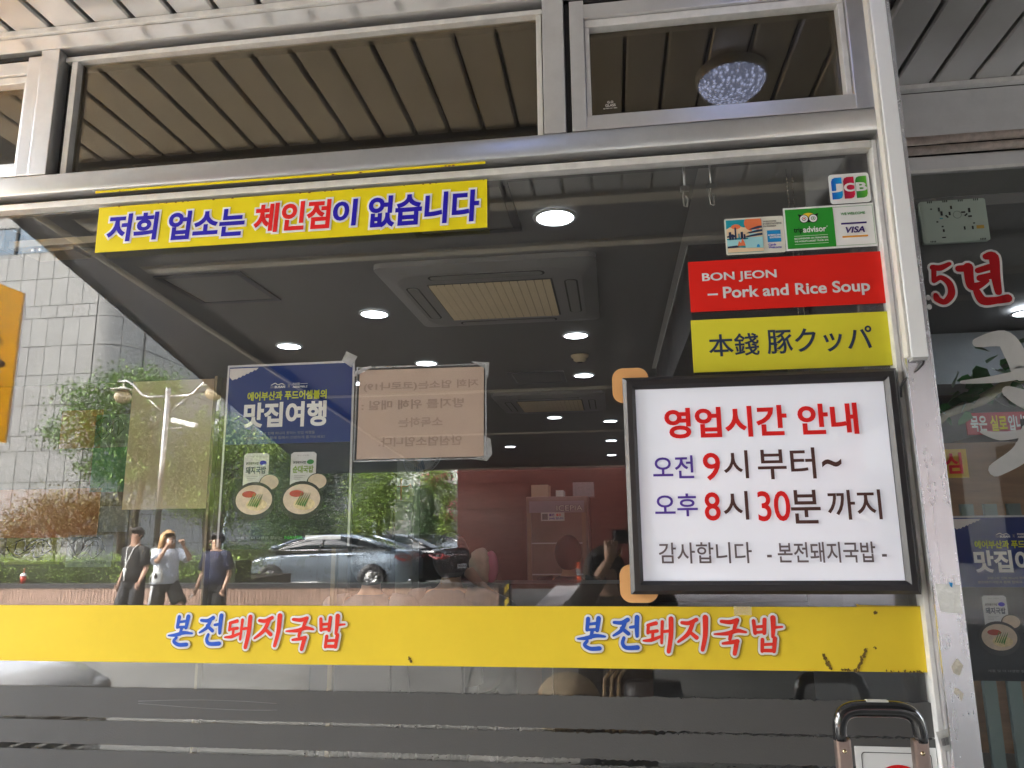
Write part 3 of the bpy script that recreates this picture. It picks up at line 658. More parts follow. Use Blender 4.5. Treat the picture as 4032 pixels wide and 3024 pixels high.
disc('small_sun_print', .345, 2.276, .012, -.0028, CORAL, s, .0065)
for x, w_, h_ in ((.326, .006, .022), (.333, .005, .014), (.341, .004, .034), (.350, .003, .016), (.356, .006, .021), (.3635, .004, .014)):
    S('tower_print', rect(x, x+w_, 2.236, 2.240+h_), -.0033, NAVYI if x != .350 else TEALI, s)
for z, a, b_ in ((2.256, .370, .411), (2.266, .377, .411), (2.246, .366, .411)):
    S('roof_print', [(a, z), (a+.006, z+.003), (.400, z+.0085), (.411, z+.009), (.411, z+.0035), (a+.010, z-.0005)], -.0038, NAVYI, s); S('wall_print', rect(a+.008, .411, z-.007, z-.001), -.0036, CYANI, s)
S('river_print', rect(XL, XR2, 2.222, 2.240), -.0034, CYANI, s); S('roof_print', [(XL, 2.250), (.334, 2.256), (.345, 2.250), (.342, 2.247), (XL, 2.247)], -.0039, NAVYI, s)
S('wave_print', [(XL, 2.222), (.345, 2.224), (.352, 2.218), (XL, 2.217)], -.0039, NAVYI, s)
S('flame_print', [(.346, 2.222), (.350, 2.236), (.355, 2.230), (.359, 2.243), (.364, 2.232), (.366, 2.222)], -.0044, CORAL, s)
S('bridge_print', [(.366, 2.216), (.366, 2.232), (.411, 2.240), (.411, 2.214)], -.0044, CYANI, s); S('arch_print', ell(.398, 2.216, .004, .008, 10, 0, 180), -.0049, SKYI, s)
S('shore_print', [(XL, 2.2045), (XL, 2.2165), (.350, 2.217), (.372, 2.215), (.411, 2.213), (.411, 2.2045)], -.0049, SANDI, s)
for i, tx in enumerate(('WELCOME', 'EVERYWHERE', 'IN KOREA')): text('lettering', tx, .4150, .4150+(.033, .046, .032)[i], 2.2835-.0065*i, 2.2878-.0065*i, -.0030, BLACKI, s, .01)
S('blue_square', rect(.4230, .4570, 2.2285, 2.2610), -.0020, SKYI, s)
text('lettering', 'AMERICAN', .4240, .4560, 2.2450, 2.2495, -.0030, WHITEI, s, .03); text('lettering', 'EXPRESS', .4290, .4565, 2.2385, 2.2430, -.0030, WHITEI, s, .03)
text('lettering', 'Cards', .4240, .4430, 2.2185, 2.2240, -.0030, BLUEI, s, .03); text('lettering', 'Welcome', .4240, .4560, 2.2110, 2.2165, -.0030, BLUEI, s, .03); settle(s)

# ---- yellow band with the brushed shop name, twice
s = sign('vinyl_band', (-1.5, -.001, 1.17), 'wide yellow vinyl band across the window with the brushed shop name twice', 'window band')
bm = bmesh.new(); sheet(bm, [(-4.6, 1.1715), (.6955, 1.1715), (.6955, 1.3150), (-4.6, 1.3150)], -.0012); obj('band_film', fin(bm), YEL2, s)
S('torn_corner', [(.555, 1.3150), (.6955, 1.3150), (.6955, 1.3175), (.60, 1.3185), (.560, 1.3200), (.556, 1.3225)], -.0030, mat('mustard tape', (.50, .33, .03), .5), s)
BB = mat('royal blue vinyl', (.035, .11, .55), .45, 0, .03); RR_ = mat('tomato vinyl', (.78, .045, .03), .45, 0, .03)
SH = mat('printed brown soft edge', (.50, .34, .03), .5)
def shopname(x0, x1):
    adv = (x1-x0)/6.0; slots = [('bon', 0, 0, BB), ('jeon', 1.02, .01, BB), ('dwae', 1.98, 0, RR_), ('ji', 2.98, .01, RR_), ('guk', 4.04, 0, RR_), ('bap', 5.06, .01, RR_)]
    zb = 1.2070; hh = .081
    for lay, gr, dy, mm in (('print_edge', .0075, -.0024, SH), ('outline', .0052, -.0032, WHITEI), ('stroke', 0, -.0044, None)):
        for nm, k, dz, m in slots:
            bm = bmesh.new(); brush(bm, G[nm], x0+adv*k+(.0012 if lay == 'print_edge' else 0), zb+dz*.3-(.0012 if lay == 'print_edge' else 0), adv*.92, hh, dy, gr, slant=.05); obj('syllable_'+lay, bm, mm or m, s)
shopname(-1.1715, -.6895); shopname(-.1020, .3825)
BR = mat('brown adhesive smear', (.16, .10, .02), .9, 0, .3, 60)
def smear(pts, n, seed, y=-.0026):
    rng = random.Random(seed); bm = bmesh.new()
    for i in range(n):
        t = rng.random()*(len(pts)-1); k = min(int(t), len(pts)-2); a, b_ = Vector(pts[k]), Vector(pts[k+1]); c = a.lerp(b_, t-k)
        c += Vector((rng.gauss(0, .0017), rng.gauss(0, .0012))); r = .0007+.0024*rng.random(); an = rng.random()*3
        yy = y-i*.00001
        vs = [bm.verts.new((c.x+r*cos(an+q)*(.5+.7*rng.random()), yy, c.y+r*sin(an+q)*(.6+1.1*rng.random()))) for q in (0, 1.05, 2.1, 3.14, 4.2, 5.2)]; bm.faces.new(vs)
    obj('adhesive_smear', fin(bm), BR, s)
smear([(.470, 1.212), (.477, 1.192), (.486, 1.177)], 60, 1); smear([(.568, 1.222), (.557, 1.200), (.546, 1.178)], 60, 2); smear([(.510, 1.176), (.545, 1.175)], 24, 3); smear([(.6, 1.173), (.69, 1.1735)], 30, 4)
smear([(-.522, 1.192), (-.512, 1.180)], 12, 5); smear([(.594, 1.301), (.600, 1.304)], 10, 6); smear([(.586, 1.224), (.590, 1.224)], 4, 7)
settle(s)
# clear tape scrap over the band edge
o = S('tape_scrap', rect(.275, .316, 1.296, 1.3175), -.0060, mat('clear tape', (.85, .80, .62), .2, 0, .1, 30, alpha=.28), None); props(o, 'clear tape scrap over the upper edge of the yellow band', 'tape')
# ---- dark privacy stripes with ragged edges
PRIV = mat('charcoal privacy film', (.075, .073, .072), .62, 0, .10, 3, .08, 300)
def ragged(x0, x1, z_of, rng, amp):
    out = []; x = x0
    while x < x1:
        out.append((x, z_of(x)+rng.gauss(0, 1)*amp(x))); x += .0035+.004*rng.random()
    out.append((x1, z_of(x1))); return out
rng = random.Random(9)
am = lambda x: .00025+.0011*max(0, min(1, (x+1.3)/1.4))
lab = ['topmost dark privacy stripe below the yellow band', 'second dark privacy stripe down from the yellow band', 'lowest dark privacy stripe at the foot of the picture', 'dark privacy stripe under the lowest one in view']
zt = [lambda x: 1.108, lambda x: 1.026+ (.0035 if x > .1 else 0.0), lambda x: .9545, lambda x: .880]; zb = [lambda x: 1.0345-.0015*max(0, x+.5), lambda x: .9685-.002*max(0, x+.3), lambda x: .890, lambda x: .80]
for i in range(3):
    s = sign('privacy_stripe', (-1.5, -.001, zb[i](0)), lab[i], 'window film', 'dark privacy stripes on the window')
    up = ragged(-4.6, .6955, zt[i], rng, am); lo = ragged(-4.6, .6955, zb[i], rng, am)
    bm = bmesh.new(); j = 0; n = min(len(up), len(lo))
    up = [up[int(k*(len(up)-1)/(n-1))] for k in range(n)]; lo = [lo[int(k*(len(lo)-1)/(n-1))] for k in range(n)]
    for k in range(n-1):
        f = bm.faces.new([bm.verts.new((p[0], -.0011, p[1])) for p in (lo[k], lo[k+1], up[k+1], up[k])])
    bmesh.ops.remove_doubles(bm, verts=bm.verts, dist=1e-5)
    obj('film', bm, PRIV, s)
    if i == 0:
        for zz, ph in ((1.076, 0), (1.066, 1.2)):
            b2 = bmesh.new(); tube(b2, [(-1.24+.38*t, -.0014, zz+.006*sin(3*t+ph*2)) for t in [q/16 for q in range(17)]], .0005, 4); obj('scratch', b2, mat('scratch', (.25, .25, .25), .6), s)
    settle(s)
# residue of torn film in the gaps
CR = mat('torn film residue', (.03, .03, .03), .9); bm = bmesh.new()
for i in range(170):
    x = -.9+1.55*rng.random(); g_ = rng.random()
    if g_ < .6: z = 1.0305+rng.gauss(0, .0012)-.001*(x+.5)
    elif g_ < .8: z = .9615+rng.gauss(0, .002)
    else: z = 1.1095+abs(rng.gauss(0, .0008))
    L_ = .002+.012*rng.random()*max(.2, min(1, x+.8)); hh = .0005+.0012*rng.random()
    yy = -.0014-.00001*i
    bm.faces.new([bm.verts.new(v) for v in ((x, yy, z), (x+L_*.3, yy, z-hh), (x+L_, yy, z), (x+L_*.6, yy, z+hh))])
o = obj('film_residue', bm, CR); props(o, 'ragged dark crumbs of torn film between the privacy stripes', 'residue', kind='stuff')
# ---- no smoking plate, lower right
s = sign('no_smoking_plate', (.62, -.001, .84), 'white plate with a red no smoking ring behind the suitcase handle', 'sign')
S('plate_board', rect(.521, .6945, .82, 1.0115), -.0030, WHITEI, s, .002)
bm = bmesh.new(); po, pi_ = rrect(.534, .683, .83, 1.000, .008), rrect(.5352, .6818, .8312, .9988, .0072)
for i in range(len(po)):
    j = (i+1) % len(po); sheet(bm, [po[i], po[j], pi_[j], pi_[i]], -.0040)
obj('plate_keyline', fin(bm), BLACKI, s)
bm = bmesh.new(); ringpts(bm, .612, .915, .044, .060, -.0042, 48); a = R(-45)
sheet(bm, [(.612+cos(a)*u-sin(a)*v, .915+sin(a)*u+cos(a)*v) for u, v in ((-.045, -.007), (.045, -.007), (.045, .007), (-.045, .007))], -.0046); obj('red_ring', fin(bm), REDI, s)
bm = bmesh.new(); sheet(bm, rect(.585, .632, .908, .920), -.0044); brush(bm, [([(.2,.1),(.1,.4),(.4,.6),(.3,.9),(.6,1)],(.14,.14,.14,.14,.1))], .618, .926, .030, .034, -.0044); obj('cigarette_mark', bm, BLACKI, s)
settle(s)
# ---- suitcase on the pavement with its pulled-out handle
s = sign('suitcase', (.527, -.2, 0), 'black suitcase with raised glossy handle standing before the window', 'suitcase')
CASE = mat('black suitcase shell', (.015, .015, .017), .35, 0, .1, 12, .2, 40); HB = mat('glossy black handle', (.010, .010, .011), .12, 0, .05, coat=.8); BRZ = mat('bronze handle tube', (.46, .36, .32), .28, .9, .05, 8)
B('shell', .527-.22, .527+.22, -.30, -.06, .06, .68, CASE, s, .03)
for xx in (.452, .603):
    bm = bmesh.new(); box(bm, xx-.0155, xx+.0155, -.182, -.158, .66, 1.0715, 0, .006); obj('handle_tube', fin(bm), BRZ, s)
    bm = bmesh.new(); lathe(bm, [(.0005, -.003), (.0035, -.003), (.0045, -.0005), (.0045, 0)], xx, -.1822, 1.047, 12, 0, 'y'); obj('rivet', fin(bm), mat('brass rivet', (.6, .48, .3), .25, 1), s)
# moulded grip: flattened section swept along an arch
path = []; 
for i in range(29):
    t_ = i/28; a_ = pi*(1-t_); cx = .5275
    ux = abs(cos(a_))**.42*(1 if cos(a_) > 0 else -1); uz = abs(sin(a_))**.62
    path.append(Vector((cx+.0790*ux, -.170, 1.066+.062*uz)))
bm = bmesh.new(); rings = []
for i, p in enumerate(path):
    tt = (path[min(i+1, 28)]-path[max(i-1, 0)]).normalized(); nrm = Vector((-tt.z, 0, tt.x)); yv = Vector((0, 1, 0))
    mid = 1-abs(i-14)/14; wv = .0135+.0035*mid
    rings.append([bm.verts.new(p+nrm*wv*cos(2*pi*k/14)+yv*.016*sin(2*pi*k/14)) for k in range(14)])
for a, b_ in zip(rings, rings[1:]):
    for k in range(14): f = bm.faces.new((a[k], a[(k+1) % 14], b_[(k+1) % 14], b_[k])); f.smooth = True
bm.faces.new(rings[0][::-1]); bm.faces.new(rings[-1]); obj('grip', fin(bm), HB, s)
bm = bmesh.new(); box(bm, .5275-.022, .5275+.022, -.178, -.162, 1.1405, 1.1455, 0, .002); obj('release_button', fin(bm), mat('pale grey button', (.5, .48, .46), .4), s)
for xx in (-.19, .19):
    for yy in (-.28, -.08):
        bm = bmesh.new(); lathe(bm, [(.01, -.012), (.03, -.012), (.03, .012), (.01, .012)], .527+xx, yy, .03, 14, 0, 'x'); obj('wheel', fin(bm), BLACKPL, s)
settle(s)
# ================================================================== PEOPLE BUILDER
SKIN = mat('skin', (.44, .26, .17), .55, 0, .06, 20); SKIN2 = mat('tanned skin', (.42, .24, .16), .55, 0, .06, 20)
HAIRB = mat('black hair', (.014, .010, .009), .75, 0, .3, 60, .4, 120); HAIRG = mat('dyed golden hair', (.42, .24, .09), .5, 0, .35, 50, .5, 110)
def skin_body(J, E_, rad, sub=1):
    """one continuous surface grown over a skeleton"""
    names = list(J); me = bpy.data.meshes.new('skeleton'); me.from_pydata([J[k] for k in names], [(names.index(a), names.index(b)) for a, b in E_], [])
    o = bpy.data.objects.new('skeleton', me); COL.objects.link(o)
    o.modifiers.new('s', 'SKIN'); 
    if not me.skin_vertices:
        bpy.context.view_layer.objects.active = o; o.select_set(True)
        bm = bmesh.new(); bm.from_mesh(me); bm.verts.layers.skin.verify(); bm.to_mesh(me); bm.free()
    for i, k in enumerate(names):
        sv = me.skin_vertices[0].data[i]; r = rad[k]; sv.radius = r if isinstance(r, tuple) else (r, r); sv.use_root = (k == 'pelvis')
    m = o.modifiers.new('d', 'SUBSURF'); m.levels = m.render_levels = sub+1
    dg = bpy.context.evaluated_depsgraph_get(); dg.update(); res = bpy.data.meshes.new_from_object(o.evaluated_get(dg))
    bm = bmesh.new(); bm.from_mesh(res); bpy.data.meshes.remove(res); bpy.data.objects.remove(o); bpy.data.meshes.remove(me)
    for f in bm.faces: f.smooth = True; f.material_index = 0
    return bm
def loft(bm, rings, seg=18, mi=0, cap=True):
    """rings: (cx, cy, cz, half width, half depth[, tilt])"""
    R_ = []
    for r in rings:
        cx, cy, cz, a, b = r[:5]
        R_.append([bm.verts.new((cx+a*cos(2*pi*k/seg), cy+b*sin(2*pi*k/seg), cz+(r[5]*sin(2*pi*k/seg) if len(r) > 5 else 0))) for k in range(seg)])
    for p, q in zip(R_, R_[1:]):
        for k in range(seg): f = bm.faces.new((p[k], p[(k+1) % seg], q[(k+1) % seg], q[k])); f.smooth = True; f.material_index = mi
    if cap:
        bm.faces.new(R_[0][::-1]).material_index = mi; bm.faces.new(R_[-1]).material_index = mi
def hand(bm, w, d, side, curl=.5, s=1.0):
    """palm and five unequal bent fingers; w wrist, d pointing direction, side = thumb direction"""
    w, d, side = Vector(w), Vector(d).normalized(), Vector(side).normalized(); side = (side-d*d.dot(side)).normalized(); nrm = d.cross(side).normalized()
    tube(bm, [w-d*.01, w+d*.03*s, w+d*.075*s, w+d*.085*s], [.022*s, .030*s, .034*s, .02*s], 10)
    for i, (ln, off) in enumerate(((.070, .026), (.078, .009), (.072, -.009), (.056, -.026))):
        b = w+d*.075*s+side*off*s; p = [b]; a = 0
        for k in range(3):
            a += curl*.75; p.append(p[-1]+(d*cos(a)+nrm*sin(a))*ln*s*(.42, .33, .25)[k])
        tube(bm, p, [.0095*s, .009*s, .008*s, .006*s], 6)
    b = w+d*.025*s+side*.024*s; tube(bm, [b, b+(side*.8+d*.6+nrm*.2).normalized()*.032*s, b+(side*.8+d*.6).normalized()*.032*s+(d*.9+nrm*.4).normalized()*.032*s], [.013*s, .010*s, .007*s], 6)
def face(parent, hc, yaw, hm, mouth=True, sc=1.0, glasses=False, mask=False, skin=None):
    """features on a head centred at hc, looking along yaw (0 = +y)"""
    rm = Matrix.Rotation(yaw, 4, 'Z')
    def P(x, y, z): return hc+rm @ Vector((x*sc, y*sc, z*sc))
    bm = bmesh.new(); tube(bm, [P(0, .088, .02), P(0, .098, -.005), P(0, .108, -.022)], [.008, .010, .013], 8)
    for s in (-1, 1): sphere(bm, P(s*.078, .0, -.005), .02, .45, .8, 1.2, 1, mat4=None)
    obj('nose_and_ears', fin(bm), skin or SKIN, parent)
    for s in (-1, 1):
        bm = bmesh.new(); sphere(bm, P(s*.032, .083, .012), .011, 1.3, .5, .7, 1); obj('eye', fin(bm), HAIRB, parent)
        bm = bmesh.new(); tube(bm, [P(s*.014, .092, .033), P(s*.034, .090, .038), P(s*.05, .080, .033)], .004, 5); obj('eyebrow', fin(bm), HAIRB, parent)
    if mask:
        bm = bmesh.new(); 
        for i in range(1): sphere(bm, P(0, .060, -.040), .058, 1.08, .95, .88, 2)
        obj('face_mask', fin(bm), mat('mask cloth', (.72, .74, .76), .7), parent)
    elif mouth:
        bm = bmesh.new(); tube(bm, [P(-.022, .088, -.045), P(0, .095, -.046), P(.022, .088, -.045)], [.002, .005, .002], 5); obj('mouth', fin(bm), mat('lips', (.35, .10, .08), .5), parent)
    if glasses:
        bm = bmesh.new()
        for s in (-1, 1): tube(bm, [P(s*.034+.024*cos(q/3*pi), .098, .010+.019*sin(q/3*pi)) for q in range(7)], .003, 5)
        obj('spectacles', fin(bm), BLACKPL, parent)
EDG = [('pelvis', 'belly'), ('belly', 'chest'), ('chest', 'neck'), ('neck', 'jaw'), ('jaw', 'skull'), ('chest', 'shl'), ('shl', 'ell'), ('ell', 'wrl'), ('chest', 'shr'), ('shr', 'elr'), ('elr', 'wrr'),
       ('pelvis', 'hpl'), ('hpl', 'knl'), ('knl', 'anl'), ('anl', 'tol'), ('pelvis', 'hpr'), ('hpr', 'knr'), ('knr', 'anr'), ('anr', 'tor')]
RAD = dict(pelvis=.13, belly=.115, chest=.125, neck=.052, jaw=.062, skull=.082, shl=.055, ell=.040, wrl=.026, shr=.055, elr=.040, wrr=.026, hpl=.085, knl=.055, anl=.038, tol=.03, hpr=.085, knr=.055, anr=.038, tor=.03)
def base_pose(h=1.72):
    k = h/1.72
    J = dict(pelvis=(0, 0, .95), belly=(0, .01, 1.12), chest=(0, 0, 1.33), neck=(0, .0, 1.47), jaw=(0, .03, 1.555), skull=(0, .005, 1.635),
             shl=(-.175, 0, 1.39), ell=(-.225, -.02, 1.12), wrl=(-.22, .05, .88), shr=(.175, 0, 1.39), elr=(.225, -.02, 1.12), wrr=(.22, .05, .88),
             hpl=(-.09, 0, .87), knl=(-.10, .01, .49), anl=(-.10, -.02, .09), tol=(-.11, .13, .03), hpr=(.09, 0, .87), knr=(.10, .01, .49), anr=(.10, -.02, .09), tor=(.11, .13, .03))
    return {a: Vector(b)*k for a, b in J.items()}
def clothes(J, name, m, p, kind, pr=None):
    bm = bmesh.new()
    if kind == 'tee':
        c, pl, nk = J['chest'], J['pelvis'], J['neck']
        loft(bm, [(pl.x, pl.y, pl.z-.02, .205, .145), (pl.x, pl.y, pl.z+.10, .190, .135), ((pl.x+c.x)/2, (pl.y+c.y)/2, (pl.z+c.z)/2+.02, .180, .128), (c.x, c.y, c.z-.04, .195, .132), (c.x, c.y, c.z+.045, .185, .118), (c.x, c.y, c.z+.095, .125, .09), (nk.x, nk.y, nk.z-.015, .068, .065)], 22)
        for s in 'lr':
            a, b = J['sh'+s], J['el'+s]; d = (b-a)
            tube(bm, [a.lerp(c, .35)+Vector((0, 0, .02)), a+Vector((0, 0, -.005)), a+d*.45, a+d*.82], [.07, .074, .078, .082], 12)
    elif kind == 'shorts' or kind == 'trousers':
        pl = J['pelvis']; loft(bm, [(pl.x, pl.y, pl.z-.13, .17, .13), (pl.x, pl.y, pl.z-.02, .18, .135), (pl.x, pl.y, pl.z+.07, .16, .12)], 18)
        for s in 'lr':
            a, b, c = J['hp'+s], J['kn'+s], J['an'+s]
            if kind == 'shorts': tube(bm, [a+Vector((0, 0, .04)), a.lerp(b, .4), a.lerp(b, .86)], [.10, .105, .108], 14)
            else: tube(bm, [a+Vector((0, 0, .04)), a.lerp(b, .5), b, b.lerp(c, .5), b.lerp(c, .96)], [.105, .105, .10, .11, .12], 14)
    return obj(name, fin(bm), m, p)
def person(label, loc, rz, J, group=None, skin=SKIN, curls=(.5, .5), hands=None, rad=None):
    p = empty('person', loc, label, 'person', group, rz)
    bm = skin_body(J, EDG, {**RAD, **(rad or {})})
    for i, s in enumerate('lr'):
        d = J['wr'+s]-J['el'+s]; hd = (hands or {}).get(s)
        hand(bm, J['wr'+s]+d.normalized()*.0, hd[0] if hd else d, hd[1] if hd else (0, 1, 0), curls[i])
    obj('body', fin(bm), skin, p, True); return p
def shoes(J, m, p):
    for s in 'lr':
        a, t = J['an'+s], J['to'+s]; d = (t-a); d.z = 0; d.normalize(); bm = bmesh.new()
        rm = Matrix.Rotation(math.atan2(d.y, d.x)-pi/2, 4, 'Z'); bx = [(-.045, .045, -.08, .20, 0)]
        loft(bm, [(0, .06, -.02, .045, .135), (0, .06, .02, .048, .138), (0, .03, .06, .040, .10), (0, -.02, .10, .038, .055)], 16)
        for v in bm.verts: v.co = rm @ v.co + Vector((a.x, a.y, t.z-.005))
        obj('shoe', fin(bm), m, p)

# ================================================================== RESTAURANT INTERIOR
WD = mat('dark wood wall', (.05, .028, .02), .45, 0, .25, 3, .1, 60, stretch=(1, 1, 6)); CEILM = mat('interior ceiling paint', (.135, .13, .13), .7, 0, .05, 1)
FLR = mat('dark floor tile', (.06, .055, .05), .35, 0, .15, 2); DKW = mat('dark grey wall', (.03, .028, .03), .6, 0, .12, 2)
def st(name, x0, x1, y0, y1, z0, z1, m): o = B(name, x0, x1, y0, y1, z0, z1, m); o['kind'] = 'structure'; return o
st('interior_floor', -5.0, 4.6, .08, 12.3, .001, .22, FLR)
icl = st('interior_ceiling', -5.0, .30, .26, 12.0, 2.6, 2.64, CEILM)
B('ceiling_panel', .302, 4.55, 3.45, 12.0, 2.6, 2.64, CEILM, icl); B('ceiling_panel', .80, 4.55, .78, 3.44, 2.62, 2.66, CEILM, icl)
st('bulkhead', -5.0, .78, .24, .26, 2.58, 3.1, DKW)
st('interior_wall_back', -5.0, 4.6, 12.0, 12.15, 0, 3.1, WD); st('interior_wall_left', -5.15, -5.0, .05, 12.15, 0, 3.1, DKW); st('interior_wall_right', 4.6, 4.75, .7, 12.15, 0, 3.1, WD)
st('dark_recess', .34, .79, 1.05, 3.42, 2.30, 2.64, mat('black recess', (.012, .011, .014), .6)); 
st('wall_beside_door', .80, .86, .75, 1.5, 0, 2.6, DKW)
# downlights
LIT = mat('lit diffuser', (.9, .9, .9), .3, 0, 0, emit=(.86, .93, 1), estr=1.1); RIM = mat('lamp rim', (.55, .55, .56), .4, .3)
spots = [(-.17, .59, 'nearest the transom, right of the yellow sign'), (-1.18, 1.64, 'alone left of the big cassette air conditioner'), (-.18, 2.25, 'just below the right corner of the big air conditioner'), (-1.89, 2.2, 'farthest left, above the blue poster'),
         (-1.2, 2.8, 'above the beige notice'), (-.18, 3.39, 'under the smoke detector'), (-1.9, 3.36, 'half hidden between blue poster and beige notice'), (.0, 5.77, 'first of three in the column beside the hours sign'),
         (.0, 7.5, 'middle of three in the column beside the hours sign'), (.0, 9.38, 'lowest of three in the column beside the hours sign'), (-1.34, 7.9, 'alone right below the beige notice'), (2.28, 3.3, 'behind the right pane under the red numeral'), (2.2, 2.2, 'at the right edge behind the right pane'),
         (-.55, 5.4, 'deep inside near the second air conditioner'), (1.6, 5.4, 'deep inside behind the right pane')]
d0 = empty('downlight', (0, 0, 2.6)); bm = bmesh.new(); lathe(bm, [(.0001, -.004), (.066, -.004), (.066, .001)], 0, 0, 0, 32); obj('diffuser', fin(bm), LIT, d0)
bm = bmesh.new(); lathe(bm, [(.0668, -.001), (.0668, -.006), (.078, -.004), (.080, 0)], 0, 0, 0, 32, cap=False); obj('rim', fin(bm), RIM, d0)
for i, (x, y, tx) in enumerate(spots):
    o = d0 if i == 0 else dup(d0); o.location = (x, y, 2.598); props(o, 'lit round ceiling downlight '+tx, 'downlight', 'round downlights in the restaurant ceiling')
# cassette air conditioners
ACM = mat('ac panel plastic', (.23, .22, .22), .5, 0, .03); GRL = mat('ac grille beige', (.58, .46, .29), .6, 0, .06)
def aircon(x, y, label):
    a = empty('ceiling_air_conditioner', (x, y, 2.598), label, 'air conditioner', 'cassette air conditioners')
    bm = bmesh.new(); pts = rrect(-.465, .465, -.465, .465, .04, 4); lo = [bm.verts.new((p[0], p[1], -.022)) for p in pts]; hi = [bm.verts.new((p[0], p[1], 0)) for p in pts]
    q = rrect(-.40, .40, -.40, .40, .12, 4); i2 = [bm.verts.new((p[0], p[1], -.040)) for p in q]
    n = len(pts)
    for i in range(n): j = (i+1) % n; bm.faces.new((hi[i], hi[j], lo[j], lo[i])); bm.faces.new((lo[i], lo[j], i2[j], i2[i]))
    bm.faces.new(i2); obj('fascia', fin(bm), ACM, a)
    for k in range(4):
        bm = bmesh.new(); pp = rrect(-.24, .24, -.022, .022, .02, 4); f = bm.faces.new([bm.verts.new((p[0], p[1]-.352, -.0435)) for p in pp]); r_ = bmesh.ops.extrude_face_region(bm, geom=[f])
        for v in r_['geom']:
            if isinstance(v, bmesh.types.BMVert): v.co.z += .004
        bmesh.ops.rotate(bm, verts=bm.verts, cent=(0, 0, 0), matrix=Matrix.Rotation(k*pi/2, 3, 'Z')); obj('air_vane', fin(bm), mat('vane plastic', (.22, .215, .21), .5), a)
        bm = bmesh.new(); pp = rrect(-.25, .25, -.030, .030, .028, 4); bm.faces.new([bm.verts.new((p[0], p[1]-.352, -.0412)) for p in pp]); bmesh.ops.rotate(bm, verts=bm.verts, cent=(0, 0, 0), matrix=Matrix.Rotation(k*pi/2, 3, 'Z')); obj('vane_slot', bm, DARKGAP, a)
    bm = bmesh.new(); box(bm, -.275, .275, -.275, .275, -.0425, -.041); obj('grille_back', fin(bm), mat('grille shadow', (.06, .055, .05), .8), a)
    bm = bmesh.new()
    for i in range(15):
        for j in range(26):
            x0 = -.268+i*.0358; y0 = -.268+j*.0206
            a_ = [bm.verts.new(v) for v in ((x0, y0, -.043), (x0+.033, y0, -.043), (x0+.033, y0+.016, -.050), (x0, y0+.016, -.050))]; bm.faces.new(a_)
            bm.faces.new([a_[3], a_[2], bm.verts.new((x0+.033, y0+.0165, -.043)), bm.verts.new((x0, y0+.0165, -.043))])
    obj('intake_grille', fin(bm), GRL, a)
    return a
aircon(-.50, 1.40, 'big square ceiling air conditioner with beige grille in the middle of the window'); aircon(-.50, 4.45, 'smaller looking farther ceiling air conditioner beside the hours sign')
HF = mat('hatch frame', (.025, .027, .04), .4, .3, .1)
for cx, cy, tx in ((-.50, .48, 'square ceiling hatch partly behind the yellow Korean sign'), (-1.74, 1.13, 'square ceiling hatch below the left end of the yellow sign'), (-.515, 3.4, 'small square ceiling hatch between the two air conditioners')):
    h_ = empty('ceiling_hatch', (cx, cy, 2.598), tx, 'hatch', 'ceiling hatches'); r_ = .20
    B('hatch_door', -r_+.03, r_-.03, -r_+.03, r_-.03, -.006, .0, CEILM, h_)
    for nm, a, b_, c, d in (('hatch_frame', -r_, r_, -r_, -r_+.028), ('hatch_frame', -r_, r_, r_-.028, r_), ('hatch_frame', -r_, -r_+.028, -r_+.029, r_-.029), ('hatch_frame', r_-.028, r_, -r_+.029, r_-.029)): B(nm, a, b_, c, d, -.008, 0, HF, h_)
sm = empty('smoke_detector', (-.18, 2.76, 2.598), 'small beige smoke detector on the restaurant ceiling', 'smoke detector'); bm = bmesh.new(); lathe(bm, [(.02, -.045), (.04, -.035), (.042, -.02), (.055, -.012), (.058, 0)], 0, 0, 0, 20); obj('housing', fin(bm), GRL, sm)
bm = bmesh.new(); lathe(bm, [(.001, -.05), (.02, -.047), (.0, -.045)], 0, 0, 0, 12); obj('sensor', fin(bm), DARKGAP, sm)
# hooks on rods and bead chains just inside the pane
for x in (.232, .305):
    h_ = empty('hanging_hook', (x, .10, 2.42), 'small metal hook hanging from a rod under the transom, %s one' % ('left' if x < .3 else 'right'), 'hook'); 
    bm = bmesh.new(); tube(bm, [(0, 0, .14), (0, 0, .02)], .0035, 8); obj('rod', fin(bm), mat('zinc', (.5, .5, .5), .35, 1), h_)
    bm = bmesh.new(); tube(bm, [(0, 0, .03), (-.006, 0, .0), (-.004, 0, -.03), (.004, 0, -.035), (.007, 0, -.01), (.002, 0, .0)], .003, 6); obj('clip', fin(bm), mat('dull zinc', (.3, .29, .27), .5, .6), h_)
    bm = bmesh.new(); box(bm, -.012, .012, -.008, .008, .015, .028); obj('nut', fin(bm), mat('zinc', (.5, .5, .5), .35, 1), h_)
for x, tx in ((.520, 'left'), (.535, 'right')):
    bm = bmesh.new(); z = 2.47
    while z > 1.9: sphere(bm, (x, .14, z), .0028, sub=1); z -= .012 if rng.random() < .8 else .02
    tube(bm, [(x, .14, 2.5), (x, .14, 1.88)], .0008, 4)
    o = obj('bead_chain', fin(bm), mat('chain metal', (.5, .45, .35), .25, 1)); props(o, tx+' one of two thin bead chains behind the card stickers', 'chain')
